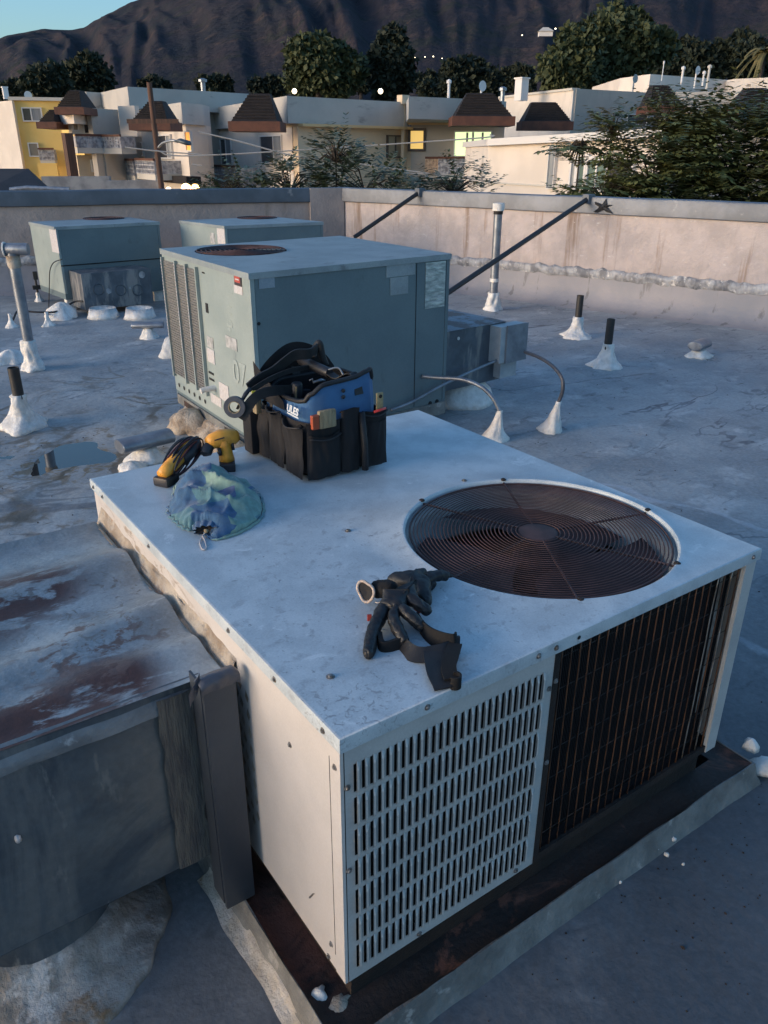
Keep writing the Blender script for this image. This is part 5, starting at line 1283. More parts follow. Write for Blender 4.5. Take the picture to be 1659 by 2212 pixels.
one(lambda m: m.add([cufc+qc @ Vector((0, 0, -.001))]+[cufc+qc @ Vector((.0215*(1+.16*math.cos(2*a+1.0)+.08*math.sin(3*a))*math.cos(a)*.92, .0215*(1+.16*math.cos(2*a+1.0)+.08*math.sin(3*a))*math.sin(a)*1.1, .0032)) for a in [2*PI*k/40 for k in range(40)]], [(0, i+1, (i+1) % 40+1) for i in range(40)]), 'cuff_opening', M['black'], GL)
one(lambda m: m.tube(bez([cg(395, 555, .030), cg(440, 560, .036), cg(520, 505, .046), cg(640, 425, .058)]), .0011, 5), 'cuff_piping', M['cloth_rim'], GL, smooth=True)
one(lambda m: m.tube(bez([cufc+qc @ Vector((-.019, -.006, -.003)), cufc+qc @ Vector((-.022, .008, -.008)), cufc+qc @ Vector((-.012, .019, -.008))]), .0025, 6), 'cuff_rim', M['cloth_rim'], GL, smooth=True)
GL2 = thing('work_glove', cg(1000, 300, 0), 'lower black work glove whose finger points to the fan grille, under the first glove', 'glove', 'black work gloves')
W1 = cg(780, 330, .022)
skin('glove_hand', [
    [(W1, .020), (cg(900, 330, .026), .019), (cg(1000, 270, .030), .0125), (cg(1110, 235, .028), .0112), (cg(1210, 240, .022), .0108), (cg(1265, 258, .018), .0078)],
    [(cg(900, 330, .026), .019), (cg(1000, 340, .016), .0125), (cg(1080, 360, .012), .0100), (cg(1100, 372, .011), .0065)],
    [(cg(900, 330, .026), .019), (cg(950, 440, .014), .015), (cg(990, 530, .012), .0110), (cg(1010, 585, .011), .0085)],
    [(W1, .020), (cg(880, 240, .014), .0115), (cg(960, 205, .012), .0095), (cg(990, 200, .011), .0065)],
    [(W1, .020), (cg(640, 300, .016), .015), (cg(560, 280, .014), .013)],
], M['nitrile'], GL2)
# folded elastic wrist straps under the gloves
SR = thing('elastic_strap', cg(1100, 1100, 0), 'black elastic strap with velcro end trailing from the gloves over the lid', 'strap')
one(lambda m: ribbon(m, [cg(x, y, h) for x, y, h in ((880, 760, .014), (960, 880, .016), (1060, 960, .018), (1190, 1010, .020), (1310, 1030, .022), (1345, 1000, .020))], .038, (.15, .3, 1), .004), 'strap_band', M['knit'], SR, smooth=2)
one(lambda m: ribbon(m, [cg(x, y, h) for x, y, h in ((700, 1060, .006), (820, 1150, .009), (960, 1170, .012), (1090, 1150, .014), (1220, 1120, .016), (1330, 1075, .016))], .036, (.5, .9, .45), .004), 'strap_band', M['webbing'], SR, smooth=2)
RR_ = tuple(_r)
one(lambda m: ribbon(m, [cg(x, y, h) for x, y, h in ((1085, 1120, .016), (1095, 1230, .012), (1130, 1380, .012), (1190, 1500, .009), (1215, 1560, .006))], .044, RR_, .004), 'strap_band', M['webbing'], SR, smooth=2)
one(lambda m: ribbon(m, [cg(x, y, h) for x, y, h in ((1325, 1040, .022), (1290, 1160, .024), (1255, 1280, .022), (1265, 1380, .018), (1290, 1450, .016))], .030, RR_, .004), 'strap_band', M['knit'], SR, smooth=2)
def roll(m):
    for k in range(1): pass
    pts = []
    c0_ = cg(1325, 1470, .012)
    for k in range(15):
        a = -2.4+4.2*k/14; pts.append(c0_+_r*.011*math.cos(a)+HV*.011*math.sin(a))
    ribbon(m, pts, .028, (0, 0, 1), .004)
one(roll, 'rolled_end', M['knit'], SR, smooth=2)
one(lambda m: m.bbox(-.010, .010, -.004, .004, -.012, .012, lambda q: cg(1330, 1010, .020)+rgt*q[0]+toCam*q[1]+upz*q[2], .003), 'velcro_end', M['rubber'], SR, smooth=2)
KN = thing('knit_cuff', cg(540, 1020, 0), 'flattened black knit cuff edge showing under the glove fingers', 'cuff')
one(lambda m: ribbon(m, [cg(x, y, h) for x, y, h in ((440, 960, .010), (470, 1080, .006), (560, 1090, .006), (700, 1040, .008))], .030, (.2, .2, 1), .010), 'cuff_band', M['knit'], KN, smooth=2)
one(lambda m: m.tube([cg(480, 870, .020), cg(550, 880, .018)], .0012, 5), 'cuff_edge', M['cloth_rim'], KN)
tag(one(lambda m: m.bbox(-.005, .005, -.002, .002, -.008, .008, lambda q: cg(328, 735, .020)+rgt*q[0]+toCam*q[1]+upz*q[2], .001), 'fabric_tag', M['tag_red']), 'tiny red fabric tag at the left edge of the gloves', 'tag')
tag(one(lambda m: m.tube([cg(850, 625, .020), cg(920, 675, .018)], .003, 6), 'red_label', M['tag_red']), 'small red patch glimpsed between the glove fingers', 'label')

# ------------------------------------------------------------------ neighbouring buildings
GZ = -6.6
def crA(x, y): return x*.2592, 153.6+y*.2592
def crB(x, y): return 399.4+x*.2592, 153.6+y*.2592
def crC(x, y): return 814.1+x*.2592, 153.6+y*.2592
def crD(x, y): return 1228.8+x*.2592, 115.2+y*.2592
def zat(x, y, dist): return D(x, y, dist).z
def hbld(name, loc, label, group='apartment houses across the street'):
    return thing(name, loc, label, 'building', group)
def block(par, pts, zt, zb, back, mat, name='wall', off=0.0, zr=None):
    """closed wall block whose visible roofline passes through the photographed points at height zt"""
    front = [G(x, y, zr if zr is not None else zt)+HV*off for x, y in pts]
    for p in front: p.z = 0
    b_ = [p+HV*back for p in front][::-1]
    m = MB(); m.prism([p.xy for p in front+b_], zb, zt); m.build(name, mat, par); return front
def frames(front): return [Frame(front[i], front[i+1]) for i in range(len(front)-1)]
def win(par, F, p0, p1, pane='glassdark', frame='frame', fw=.06, split=0, depth=.12, name='window'):
    u0, u1, z0, z1 = F.rect(*p0, *p1)
    if u0 > u1: u0, u1 = u1, u0
    if z0 > z1: z0, z1 = z1, z0
    m = MB(); F.box(m, u0-fw, u1+fw, z0-fw, z0, .0, depth); F.box(m, u0-fw, u1+fw, z1, z1+fw, .0, depth)
    F.box(m, u0-fw, u0, z0, z1, 0, depth); F.box(m, u1, u1+fw, z0, z1, 0, depth)
    if split: F.box(m, u0+(u1-u0)*split-.03, u0+(u1-u0)*split+.03, z0, z1, 0, depth*.9)
    w_ = m.build(name, M[frame], par)
    m = MB()
    if split:
        F.box(m, u0, u0+(u1-u0)*split-.03, z0, z1, .012, .062); m.build('pane', M[pane], w_)
        m = MB(); F.box(m, u0+(u1-u0)*split+.03, u1, z0, z1, .012, .066); m.build('pane', M['curtain'] if pane == 'glassdark' else M[pane], w_)
    else: F.box(m, u0, u1, z0, z1, .012, .062); m.build('pane', M[pane], w_)
    return w_
def balcony(par, F, p0, p1, out=1.2, panel='lattice', rail='fascia', slab=True, side=True):
    u0, u1, z0, z1 = F.rect(*p0, *p1)
    if u0 > u1: u0, u1 = u1, u0
    if z0 > z1: z0, z1 = z1, z0
    b = MB(); F.box(b, u0, u1, z0-.28, z0-.02, 0, out); o = b.build('balcony_slab', M['slab'], par)
    b = MB(); F.box(b, u0-.03, u1+.03, z1, z1+.10, out-.05, out+.05); 
    b.build('top_rail', M[rail], o)
    b = MB(); rr = random.Random(int(u0*100))
    # pierced ornamental screen: crossing bars
    n = max(3, int((u1-u0)/.16)); k = max(3, int((z1-z0)/.16))
    F.box(b, u0, u1, z0, z1, out-.03, out-.022)
    for i in range(n+1):
        uu = u0+(u1-u0)*i/n; F.box(b, uu-.025, uu+.025, z0, z1, out-.02, out+.012)
    for j in range(k+1):
        zz = z0+(z1-z0)*j/k; F.box(b, u0, u1, zz-.025, zz+.025, out-.02, out+.016)
    q = b.build('screen_panel', M[panel], o); q['kind'] = 'stuff'
    b = MB(); F.box(b, u0-.02, u0+.02, z0, z1, 0, out); F.box(b, u1-.02, u1+.02, z0, z1, 0, out); q = b.build('side_screen', M[panel], o); q['kind'] = 'stuff'
    return o
M['lattice'] = mk('ornamental_screen', (.50, .50, .52), (.20, .20, .23), 5, .8)
M['latwarm'] = mk('warm_lattice', (.60, .45, .33), (.42, .30, .22), 6, .8)
def mansard(par, dist, base, top, fas=.32, depth=1.4, label=None, skew=0.0):
    """base=(xl,xr,y), top=(xl,xr,y) of the sloping shingle roof; fascia below the base"""
    a, b = D(base[0], base[2], dist), D(base[1], base[2]+skew, dist*(1+0)); 
    zt_ = D((top[0]+top[1])/2, top[2], dist+depth*.5).z; zb_ = (a.z+b.z)/2; a.z = b.z = zb_
    c, d = D(top[0], top[2], dist+depth*.7), D(top[1], top[2], dist+depth*.7)
    c.z = d.z = zt_
    m = MB(); A2, B2 = a+HV*depth*1.6, b+HV*depth*1.6; C2, D2 = c+HV*depth*.5, d+HV*depth*.5
    m.add([a, b, B2, A2, c, d, D2, C2], [(0, 1, 5, 4), (1, 2, 6, 5), (2, 3, 7, 6), (3, 0, 4, 7), (4, 5, 6, 7), (3, 2, 1, 0)])
    # courses of shingles as thin proud steps
    for i in range(1, 9):
        t = i/9; p, q = a.lerp(c, t), b.lerp(d, t); f_ = -HV*.03
        m.add([p+f_, q+f_, q+f_+Vector((0, 0, .05)), p+f_+Vector((0, 0, .05)), p+HV*.06, q+HV*.06], [(0, 1, 2, 3), (0, 4, 5, 1)])
    r_ = m.build('mansard_roof', M['shingle'], par)
    m = MB(); e = (b-a).normalized()*.12
    pts = [a-e, b+e, B2+e, A2-e]
    m.prism([(p-HV*.1).xy for p in pts], zb_-fas, zb_-.002); m.build('fascia', M['fascia'], r_)
def vent(x, y, h, w_, dist, label, mat='whitewall', kind=0):
    p = D(x, y, dist); h *= .8; w_ *= .62
    if kind == 0: fn = lambda m: (m.box(p.x-w_/2, p.x+w_/2, p.y-w_/2, p.y+w_/2, p.z-h, p.z), m.box(p.x-w_*.6, p.x+w_*.6, p.y-w_*.6, p.y+w_*.6, p.z+.002, p.z+.08))
    elif kind == 1: fn = lambda m: (m.tube([p-Vector((0, 0, h)), p], w_/2, 8), m.tube([p+Vector((0, 0, .002)), p+Vector((0, 0, .12)), p+Vector((0, 0, .18))], [w_*.9, w_*.9, w_*.3], 8))
    else:
        def fn(m):
            m.tube([p-Vector((0, 0, h)), p-Vector((0, 0, .1))], .05, 6)
            m.lathe([(.02, 0), (.15, .03), (.24, .09)], p, 14, ax=lambda v: Vector((v.x, -v.z, v.y)))
    tag(one(fn, 'rooftop_vent', M[mat]), label, 'roof vent', 'vents and dishes on the apartment roofs')

# --- lamplit yellow house at the far left
d1 = 52; z1 = zat(25, 216, d1)
B1 = hbld('apartment_building', G(25, 216, z1), 'yellow lit apartment block with grey end wall at the far left')
fr = [G(-40, 222, z1), G(25, 216, z1)]
[setattr(p, 'z', 0) for p in fr]
m = MB(); bk = [fr[1]+HV*14, fr[0]+HV*14]; m.prism([p.xy for p in fr+bk], GZ, z1-.02); m.build('end_wall', M['wLight'], B1)
f1 = block(B1, [(26, 217), (150, 219)], z1-.01, GZ, 12, M['wYellowLit'], 'wall', .05)
Fy = Frame(*f1)
one(lambda m: Fy.box(m, -.2, Fy.L, z1+.0, z1+.18, -1, .2), 'roof_edge', M['slab'], B1)
win(B1, Fy, crA(195, 312), crA(345, 412), split=.45); win(B1, Fy, crA(248, 605), crA(318, 705), pane='tanwin')
balcony(B1, Fy, crA(350, 655), crA(470, 740), 1.0)
one(lambda m: Fy.box(m, *Fy.rect(*crA(345, 765), *crA(500, 880)), .6, 1.1), 'lit_parapet', M['wYellowLit'], B1)

# --- stepped grey and cream apartment block
d2 = 45; z2 = zat(275, 187, d2)
B2 = hbld('apartment_building', G(275, 187, z2), 'tall stepped grey and cream apartment block with brown mansard caps at the left')
p2 = [(171, 198), (186, 198), (217, 200), (275, 187), (430, 196), (560, 204)]
block(B2, p2, z2, z2-1.0, 9, M['wBand'], 'roof_band')
block(B2, p2[:3]+[(270, 190), (430, 198), (560, 206)], z2-1.002, GZ, 9, M['wGrey'], 'wall', .55, zr=z2)
ff = frames([Vector((*G(x, y, z2).xy, 0)) for x, y in p2]) 
# pale facets, sun brightness painted in, before the grey core
def facet(par, F0, p0, p1, mat, w_=.4, th=.3, name='wall'):
    u0, u1, z0, z1_ = F0.rect(*p0, *p1); m = MB(); F0.box(m, u0, u1, z0, z1_, w_, w_+th); return m.build(name, M[mat], par)
a_, b_ = D(150, 260, 43.5), D(208, 252, 44.5); a_.z = b_.z = 0; Fa = Frame(a_, b_)
facet(B2, Fa, crA(585, 330), crA(800, 530), 'wLight', -.3, .35)
win(B2, Fa, crA(692, 385), crA(752, 515)); win(B2, Fa, crA(602, 395), crA(635, 490), pane='tanwin')
balcony(B2, Fa, crA(562, 545), crA(815, 635), 1.0)
facet(B2, Fa, crA(660, 700), crA(835, 1000), 'wTan', -.3, .3)
win(B2, Fa, crA(765, 745), crA(805, 830), pane='curtain')
a_, b_ = D(206, 260, 43.8), D(262, 262, 45.5); a_.z = b_.z = 0; Fg = Frame(a_, b_)
facet(B2, Fg, crA(785, 318), crA(1010, 1000), 'wGrey', -.2, .3)
facet(B2, Fg, crA(855, 530), crA(1130, 1000), 'wGrey', -.1, .3)
a_, b_ = D(262, 262, 44.2), D(300, 258, 43.6); a_.z = b_.z = 0; Fb = Frame(a_, b_)
facet(B2, Fb, crA(1008, 290), crA(1145, 545), 'wLight', -.2, .3)
balcony(B2, Fb, crA(940, 550), crA(1130, 640), 1.0)
b2l = [(114, 245), (157, 240)]
zb2 = zat(114, 243, 43.5)
block(B2, b2l, zb2, zat(135, 268, 43), 3, M['wLight'], 'roof_band')
block(B2, [(116, 249), (158, 244)], zat(135, 268, 43)-.002, GZ, 3, M['wYellowLit'], 'wall', .8, zr=zb2)
mansard(B2, 42.0, (123, 176, 231), (150, 171, 194), .32); mansard(B2, 42.5, (84, 117, 263), (108, 117, 236), .3)
one(lambda m: (Fa.box(m, *Fa.rect(*crA(455, 520), *crA(520, 880)), 1.1, 1.5)), 'stair_tower_screen', M['wood'], B2)
# --- middle block with the pole in front
B2c = hbld('apartment_building', D(350, 260, 40), 'cream apartment wing with a dark mansard cap behind the brown pole')
z2c = zat(391, 221, 40)
p2c = [(283, 237), (391, 221), (437, 226)]
block(B2c, p2c, z2c, zat(395, 268, 40), 1.6, M['wBand'], 'roof_band')
fc = block(B2c, p2c, zat(395, 268, 40)-.002, GZ, 1.1, M['wLight'], 'wall', .5, zr=z2c)
Fm, Fm2 = frames(fc)
win(B2c, Fm, crA(1325, 540), crA(1440, 720), split=.7); win(B2c, Fm, crA(1565, 510), crA(1605, 660), pane='litorange')
balcony(B2c, Fm, crA(1135, 745), crA(1325, 860), 1.3); balcony(B2c, Fm, crA(1345, 745), crA(1510, 850), 1.3)
one(lambda m: Fm.box(m, *Fm.rect(*crA(1380, 870), *crA(1640, 930)), -.2, .5), 'dark_carport_beam', M['shingle'], B2c)
mansard(B2c, 37.5, (284, 362, 262), (322, 350, 217), .35)
win(B2c, Fm, crA(1140, 600), crA(1200, 700), pane='glassdark')

# --- long middle block
B3 = hbld('apartment_building', D(640, 260, 38), 'long beige apartment block with lit windows and brown mansard caps in the middle')
z3 = zat(620, 207, 39)
p3 = [(431, 238), (620, 207), (881, 221)]
zb3_ = zat(620, 266, 39)
f3a = block(B3, p3, z3, zb3_, 8, M['wBand'], 'roof_band')
p3b = [(883, 208), (1000, 213), (1094, 219)]
z3b = z3-.02
zb3b = zat(892, 258, 39.5)
f3b = block(B3, p3b, z3b, zb3b, 8, M['wBand'], 'roof_band')
f3w = block(B3, [(445, 236), (638, 207), (882, 221), (1094, 219)], zb3_-.002, GZ, 8, M['wTan'], 'wall', .45, zr=z3)
F31, F32, F33 = frames(f3w)
one(lambda m: (F32.box(m, 0, F32.L, zb3_-.12, zb3_-.003, .002, .4)), 'soffit_trim', M['soffit'], B3)
one(lambda m: (F33.box(m, .0, F33.L, zb3b-.10, zb3b-.003, .002, .35)), 'soffit_trim', M['soffit'], B3)
facet(B3, F31, crB(205, 490), crB(910, 985), 'wLight', .002, .05)
facet(B3, F33, crC(285, 430), crC(1050, 1010), 'wGrey', .002, .05)
win(B3, F31, crB(312, 568), crB(398, 775), split=.5); win(B3, F31, crB(645, 545), crB(820, 762), split=.62)
balcony(B3, F31, crB(432, 800), crB(680, 935), 1.4); 
win(B3, F32, crC(85, 545), crC(208, 712), pane='tanwin', frame='dkframe', split=.5)
win(B3, F33, crC(283, 498), crC(390, 648), pane='lityellow', frame='dkframe', fw=.12)
win(B3, F33, crC(652, 508), crC(948, 705), pane='litgreen', split=.5)
one(lambda m: [F33.box(m, F33.px(*crC(x, 600))[0]-.05, F33.px(*crC(x, 600))[0]+.05, F33.px(*crC(x, 703))[1], F33.px(*crC(x, 512))[1], .07, .085) for x in (752, 800, 880)], 'curtain_fold', M['curtain'], B3)['kind'] = 'stuff'
balcony(B3, F33, crC(435, 730), crC(545, 855), 1.0, 'latwarm'); balcony(B3, F33, crC(548, 730), crC(935, 850), 1.3)
win(B3, F33, crC(640, 1000), crC(890, 1026), pane='lityellow', frame='dkframe', split=.5)
dp = [F33.P(F33.px(*crC(235, 600))[0], F33.px(*crC(235, y))[1], .6) for y in (470, 700, 960)]
one(lambda m: (m.tube(dp, .09, 8), m.tube([dp[0], dp[0]+Vector((.1, 0, .5)), dp[0]+Vector((.0, 0, 1.0))], .08, 8), m.box(dp[0].x-.22, dp[0].x+.22, dp[0].y-.22, dp[0].y+.22, dp[0].z+1.0, dp[0].z+1.4)), 'downspout', M['wTan'], B3)['kind'] = 'stuff'
mansard(B3, 37.0, (499, 599, 262), (538, 582, 201), .38); mansard(B3, 37.3, (983, 1107, 251), (1009, 1065, 200), .36)
# --- block behind with bright left wall
B4 = hbld('apartment_building', D(1240, 240, 50), 'pale apartment block with a bright flank behind the flat-roofed house')
z4 = zat(1239, 195, 50)
f4_ = block(B4, [(1079, 213), (1239, 195), (1412, 204)], z4, GZ, 10, M['wLight'], 'wall')
F41, F42 = frames(f4_)
facet(B4, F42, (1240, 196), (1412, 283), 'wGrey', .002, .05)  # greyer sheet on the flank away from the sun, shade in its colour
win(B4, F42, crD(480, 515), crD(640, 590), pane='glassdark')
mansard(B4, 46.5, (1132, 1234, 262), (1149, 1201, 220), .42, 1.2)
one(lambda m: F41.box(m, 0, F41.L, z4, z4+.12, -.4, .1), 'wall_coping', M['slab'], B4)
B6 = hbld('apartment_building', D(1450, 200, 56), 'cream stepped block with dark mansard caps behind the leafy tree at the right')
z6 = zat(1405, 160, 58)
block(B6, [(1340, 169), (1405, 160), (1578, 173)], z6, GZ, 8, M['wLight'], 'wall')
z6b = zat(1581, 197, 52)
block(B6, [(1440, 199), (1581, 198), (1612, 192), (1700, 188)], z6b, zat(1581, 235, 52), 6, M['wBand'], 'roof_band')
block(B6, [(1440, 200), (1700, 190)], zat(1581, 235, 52)-.01, GZ, 6, M['wGrey'], 'wall', .4, zr=z6b)
block(B6, [(1612, 165), (1720, 160)], zat(1640, 163, 58), GZ, 6, M['wLight'], 'wall', 2)
mansard(B6, 48, (1405, 1477, 228), (1411, 1444, 183), .4); mansard(B6, 48, (1600, 1700, 232), (1616, 1655, 189), .4)

# --- flat-roofed cream house just beyond the parapet
B5 = hbld('flat_roofed_house', D(1150, 360, 24), 'low cream flat-roofed house with white fascia and sliding glass door', 'apartment houses across the street')
e5a, e5b = D(1053, 300, 28), D(1480, 273, 21)
def sloped(m, a, b, back, dz0, dz1):
    v = []
    for q in (a, b, b+HV*back, a+HV*back): v += [q+Vector((0, 0, dz0)), q+Vector((0, 0, dz1))]
    m.add(v, [(0, 2, 3, 1), (2, 4, 5, 3), (4, 6, 7, 5), (6, 0, 1, 7), (1, 3, 5, 7), (0, 6, 4, 2)])
one(lambda m: sloped(m, e5a, e5b, 9, -.20, 0), 'roof_fascia', M['frame'], B5)
w5a, w5b = e5a.lerp(e5b, .02)+HV*.5, e5a.lerp(e5b, .97)+HV*.5
one(lambda m: sloped(m, w5a, w5b, 8, GZ-2, -.203), 'wall', M['wLight'], B5)
F5 = Frame(w5a, w5b)
F5w = F5
win(B5, F5, crC(1450, 620), crC(1500, 975), pane='curtain', frame='wGrey' if 0 else 'frame', fw=.02)
win(B5, F5, crD(40, 880), crD(70, 1130), pane='curtain'); win(B5, F5, crD(100, 870), crD(160, 1130), pane='glassgreen', fw=.09)
win(B5, F5, crD(165, 890), crD(330, 1125), pane='glassgreen', fw=.1, split=.5); win(B5, F5, crD(345, 890), crD(540, 1125), pane='glassdark', fw=.07)
one(lambda m: F5.box(m, 0, F5.L*.9, F5.px(1150, 399)[1]-.03, F5.px(1150, 399)[1]+.02, .002, .05), 'ledge', M['slab'], B5)
# --- black hipped roof close behind the parapet, at the left
BN = hbld('neighbouring_house', D(20, 400, 20), 'black shingled hip roof just beyond the left parapet')
zn1, zn0 = zat(40, 366, 21), zat(95, 413, 19)-.3
def hip(m):
    a, b, c, d = D(-120, 413, 18), D(104, 411, 19), D(110, 405, 27), D(-120, 405, 27)
    e, f_ = D(-110, 367, 22), D(62, 367, 22)
    for p in (a, b, c, d): p.z = zn0
    for p in (e, f_): p.z = zn1
    m.add([a, b, c, d, e, f_], [(0, 1, 5, 4), (1, 2, 5), (2, 3, 4, 5), (3, 0, 4), (3, 2, 1, 0)])
one(hip, 'hip_roof', M['darkroof'], BN)
def hw(m):
    a, b, c, d = D(-110, 413, 18.5), D(98, 411, 19.4), D(104, 405, 26.5), D(-110, 405, 26.5)
    m.prism([p.xy for p in (a, b, c, d)], GZ, zn0-.002)
one(hw, 'wall', M['wGrey'], BN)
one(lambda m: m.tube([D(22, 410, 18), D(60, 406, 18), D(150, 410, 18)], .05, 8), 'gutter', M['galv'], BN)
# --- yard walls in front
for i, (pts, dd, lb) in enumerate(((((88, 378), (235, 384)), 34, 'mottled grey yard wall at the foot of the stepped block'), (((226, 388), (345, 392)), 33, 'lumpy grey yard wall left of the brown pole'))):
    a, b = D(*pts[0], dd), D(*pts[1], dd+.5); zt_ = (a.z+b.z)/2; a.z = b.z = 0
    tag(one(lambda m: m.prism([a.xy, b.xy, (b+HV*.3).xy, (a+HV*.3).xy], GZ, zt_), 'yard_wall', M['mott']), lb, 'wall')
# --- carport with three lit bulbs
CP = thing('carport', D(395, 400, 33), 'dark carport beam with three warm lit bulbs beyond the parapet', 'carport')
a, b = D(358, 416, 33.2), D(430, 416, 33.2)
one(lambda m: m.prism([a.xy, b.xy, (b+HV*.2).xy, (a+HV*.2).xy], GZ, a.z), 'low_wall', M['wTan'], CP)
for x, y, r, mt in ((364, 410, .10, 'lampw'), (402, 407, .18, 'lamp'), (422, 406.5, .15, 'lamp')):
    p = D(x, y, 32.8); one(lambda m: m.lathe([(r*math.sin(PI*k/8)+.001, -r*math.cos(PI*k/8)) for k in range(9)], p, 14), 'bulb', M[mt], CP, smooth=True)
for x, y, lb in ((636, 197, 'white lamp glowing above the roof left of the middle'), (822, 197, 'yellow lamp glowing above the middle roof')):
    p = D(x, y, 60); tag(one(lambda m: m.lathe([(.16*math.sin(PI*k/8)+.001, -.16*math.cos(PI*k/8)) for k in range(9)], p, 12), 'street_lamp', M['lampw'], smooth=True), lb, 'lamp')
# --- rooftop clutter
for i, (x, y, h, w_, dd, k, mt, lb) in enumerate((
    (1128, 171, 1.4, .9, 52, 0, 'whitewall', 'white box chimney above the bright flank of the pale block'), (438, 177, 1.0, .45, 50, 1, 'galv', 'metal flue at the left end of the stepped block roof'),
    (970, 180, 1.2, .22, 44, 1, 'whitewall', 'pale vent pipe left of the mansard cap in the middle'), (1040, 186, 1.2, .3, 44, 2, 'whitewall', 'small dish on the roof above the middle mansard cap'),
    (1086, 196, .8, .35, 44, 1, 'galv', 'low vent right of the middle mansard cap'), 
     
    (1533, 147, 1.6, .24, 55, 1, 'slab', 'tallest vent pipe on the cream roof at the right'), (1521, 160, .8, .2, 55, 1, 'whitewall', 'short vent beside the tallest pipe at the right'),
    (1505, 152, 1.2, .22, 55, 2, 'whitewall', 'dish between the pipes on the cream roof'), (1476, 150, 1.0, .22, 55, 1, 'whitewall', 'leftmost vent pipe on the cream roof'),
    (1434, 138, 1.2, .1, 58, 1, 'whitewall', 'thin antenna pole on the upper cream roof'), (1370, 170, 1.0, .8, 54, 2, 'galv', 'large dish at the corner of the upper cream block'),
     
     (60, 206, .6, .3, 56, 2, 'whitewall', 'dish on the yellow block roof'), (10, 190, .8, .5, 58, 0, 'whitewall', 'small white hutch behind the yellow block'))):
    vent(x, y, h, w_, dd, lb, mt, k)
# --- brown pole with street light arm
PO_ = thing('utility_pole', D(338, 410, 31), 'brown wooden utility pole with a curved street light arm', 'pole')
pt = [D(315, 176, 31), D(356, 416, 31)]; pt[0].x, pt[0].y = pt[1].x-.0, pt[1].y
pt0 = D(322, 178, 31)
one(lambda m: m.tube([Vector((pt[1].x, pt[1].y, GZ)), pt0], [.14, .09], 12), 'pole_shaft', M['wood'], PO_, smooth=2)
one(lambda m: m.tube(bez([D(339, 322, 31), D(352, 309, 30.8), D(372, 304, 30.5), D(384, 306, 30.4)]), .045, 8), 'lamp_arm', M['galv'], PO_, smooth=True)
one(lambda m: m.tube([D(380, 305, 30.4), D(390, 304, 30.2), D(406, 309, 30), D(413, 312, 30)], [.06, .15, .17, .06], 12, flat=.5), 'lamp_head', M['duct'], PO_, smooth=True)
one(lambda m: m.box(-.9, .9, -.06, .06, -.07, .07, ax=lambda q: D(330, 262, 31)+_r*q[0]+HV*q[1]+upz*q[2]), 'cross_arm', M['wood'], PO_)
for i, pp in enumerate(([(430, 285), (520, 306), (640, 338), (760, 352), (860, 366), (1060, 392)], [(415, 355), (436, 358)], [(336, 325), (436, 336), (1010, 300), (1060, 290)], [(860, 373), (1060, 384), (1200, 380)], [(270, 318), (336, 326), (436, 334)])):
    tag(one(lambda m: m.tube(bez([D(x, y, 27+i*.7) for x, y in pp], 6), .022, 5), 'overhead_wire', M['wire']), ['pale wire sagging across the middle block', 'short wire stub left of the middle block', 'thin wire running high past the lit window', 'lower wire in front of the lattice balcony', 'wire reaching the brown pole from the left'][i], 'wire', 'overhead wires')

# ------------------------------------------------------------------ vegetation
def leafcloud(m, blobs, n, size, rnd, droop=0, elong=1.6):
    tot = sum(b[1]**2 for b in blobs)
    for c, r, fl in blobs:
        k = int(n*r*r/tot)
        for _ in range(k):
            while 1:
                v = Vector((rnd.uniform(-1, 1), rnd.uniform(-1, 1), rnd.uniform(-1, 1)))
                if .25 < v.length < 1: break
            if rnd.random() < .65: v = v.normalized()*rnd.uniform(.75, 1.08)
            v *= 1+.55*noise.noise(v*2.4+c*.3)
            p = c+Vector((v.x*r, v.y*r, v.z*r*fl))
            a = Vector((rnd.gauss(0, 1), rnd.gauss(0, 1), rnd.gauss(0, 1)-droop)).normalized()
            b = a.cross(Vector((rnd.gauss(0, 1), rnd.gauss(0, 1), rnd.gauss(0, 1)))).normalized()
            s_ = size*rnd.uniform(.6, 1.3); o0 = len(m.v)
            m.v += [p, p+a*s_*.5*elong+b*s_*.5, p+a*s_*elong, p+a*s_*.5*elong-b*s_*.5]; m.f.append([o0, o0+1, o0+2, o0+3])
def tree(name, x, ytop, ybase, wpx, dist, mat, label, n=5000, size=.5, tall=1.0, group='trees below the mountain', seed=1, nb=9, fl=.9):
    rnd = random.Random(seed); top, bs = D(x, ytop, dist), D(x, ybase, dist); R_ = wpx*dist/FPX/2; H = top.z-bs.z
    base = Vector((bs.x, bs.y, GZ)); t = thing(name, base, label, 'tree', group)
    cz = (top.z+bs.z)/2; blobs = []
    for i in range(nb):
        a = rnd.uniform(0, 2*PI); rr = R_*rnd.uniform(.15, .6); zz = bs.z+H*rnd.uniform(.15, .82)
        k = 1-.45*abs((zz-bs.z)/H-.45)*2
        blobs.append((Vector((bs.x, bs.y, 0))+_r*rr*math.cos(a)*1.2*k+HV*rr*math.sin(a)*.7+Vector((0, 0, zz)), min(R_*.62, H*.34)*rnd.uniform(.7, 1.1)*k, fl))
    blobs.append((Vector((bs.x, bs.y, cz)), min(R_*.75, H*.42), fl)); blobs.append((Vector((top.x, top.y, top.z-H*.17)), min(R_*.5, H*.2), 1))
    m = MB(); leafcloud(m, blobs, n, size, rnd, .2); m.build('crown', M[mat], t)
    def tr(m):
        m.tube([base, Vector((bs.x, bs.y, bs.z+H*.3)), Vector((bs.x, bs.y, bs.z+H*.75))], [R_*.09+.08, R_*.06+.05, .05], 8)
        for b_ in blobs[:5]: m.tube([Vector((bs.x, bs.y, bs.z+H*.2)), b_[0]], [R_*.03+.04, .03], 5)
    one(tr, 'trunk', M['bark'], t)
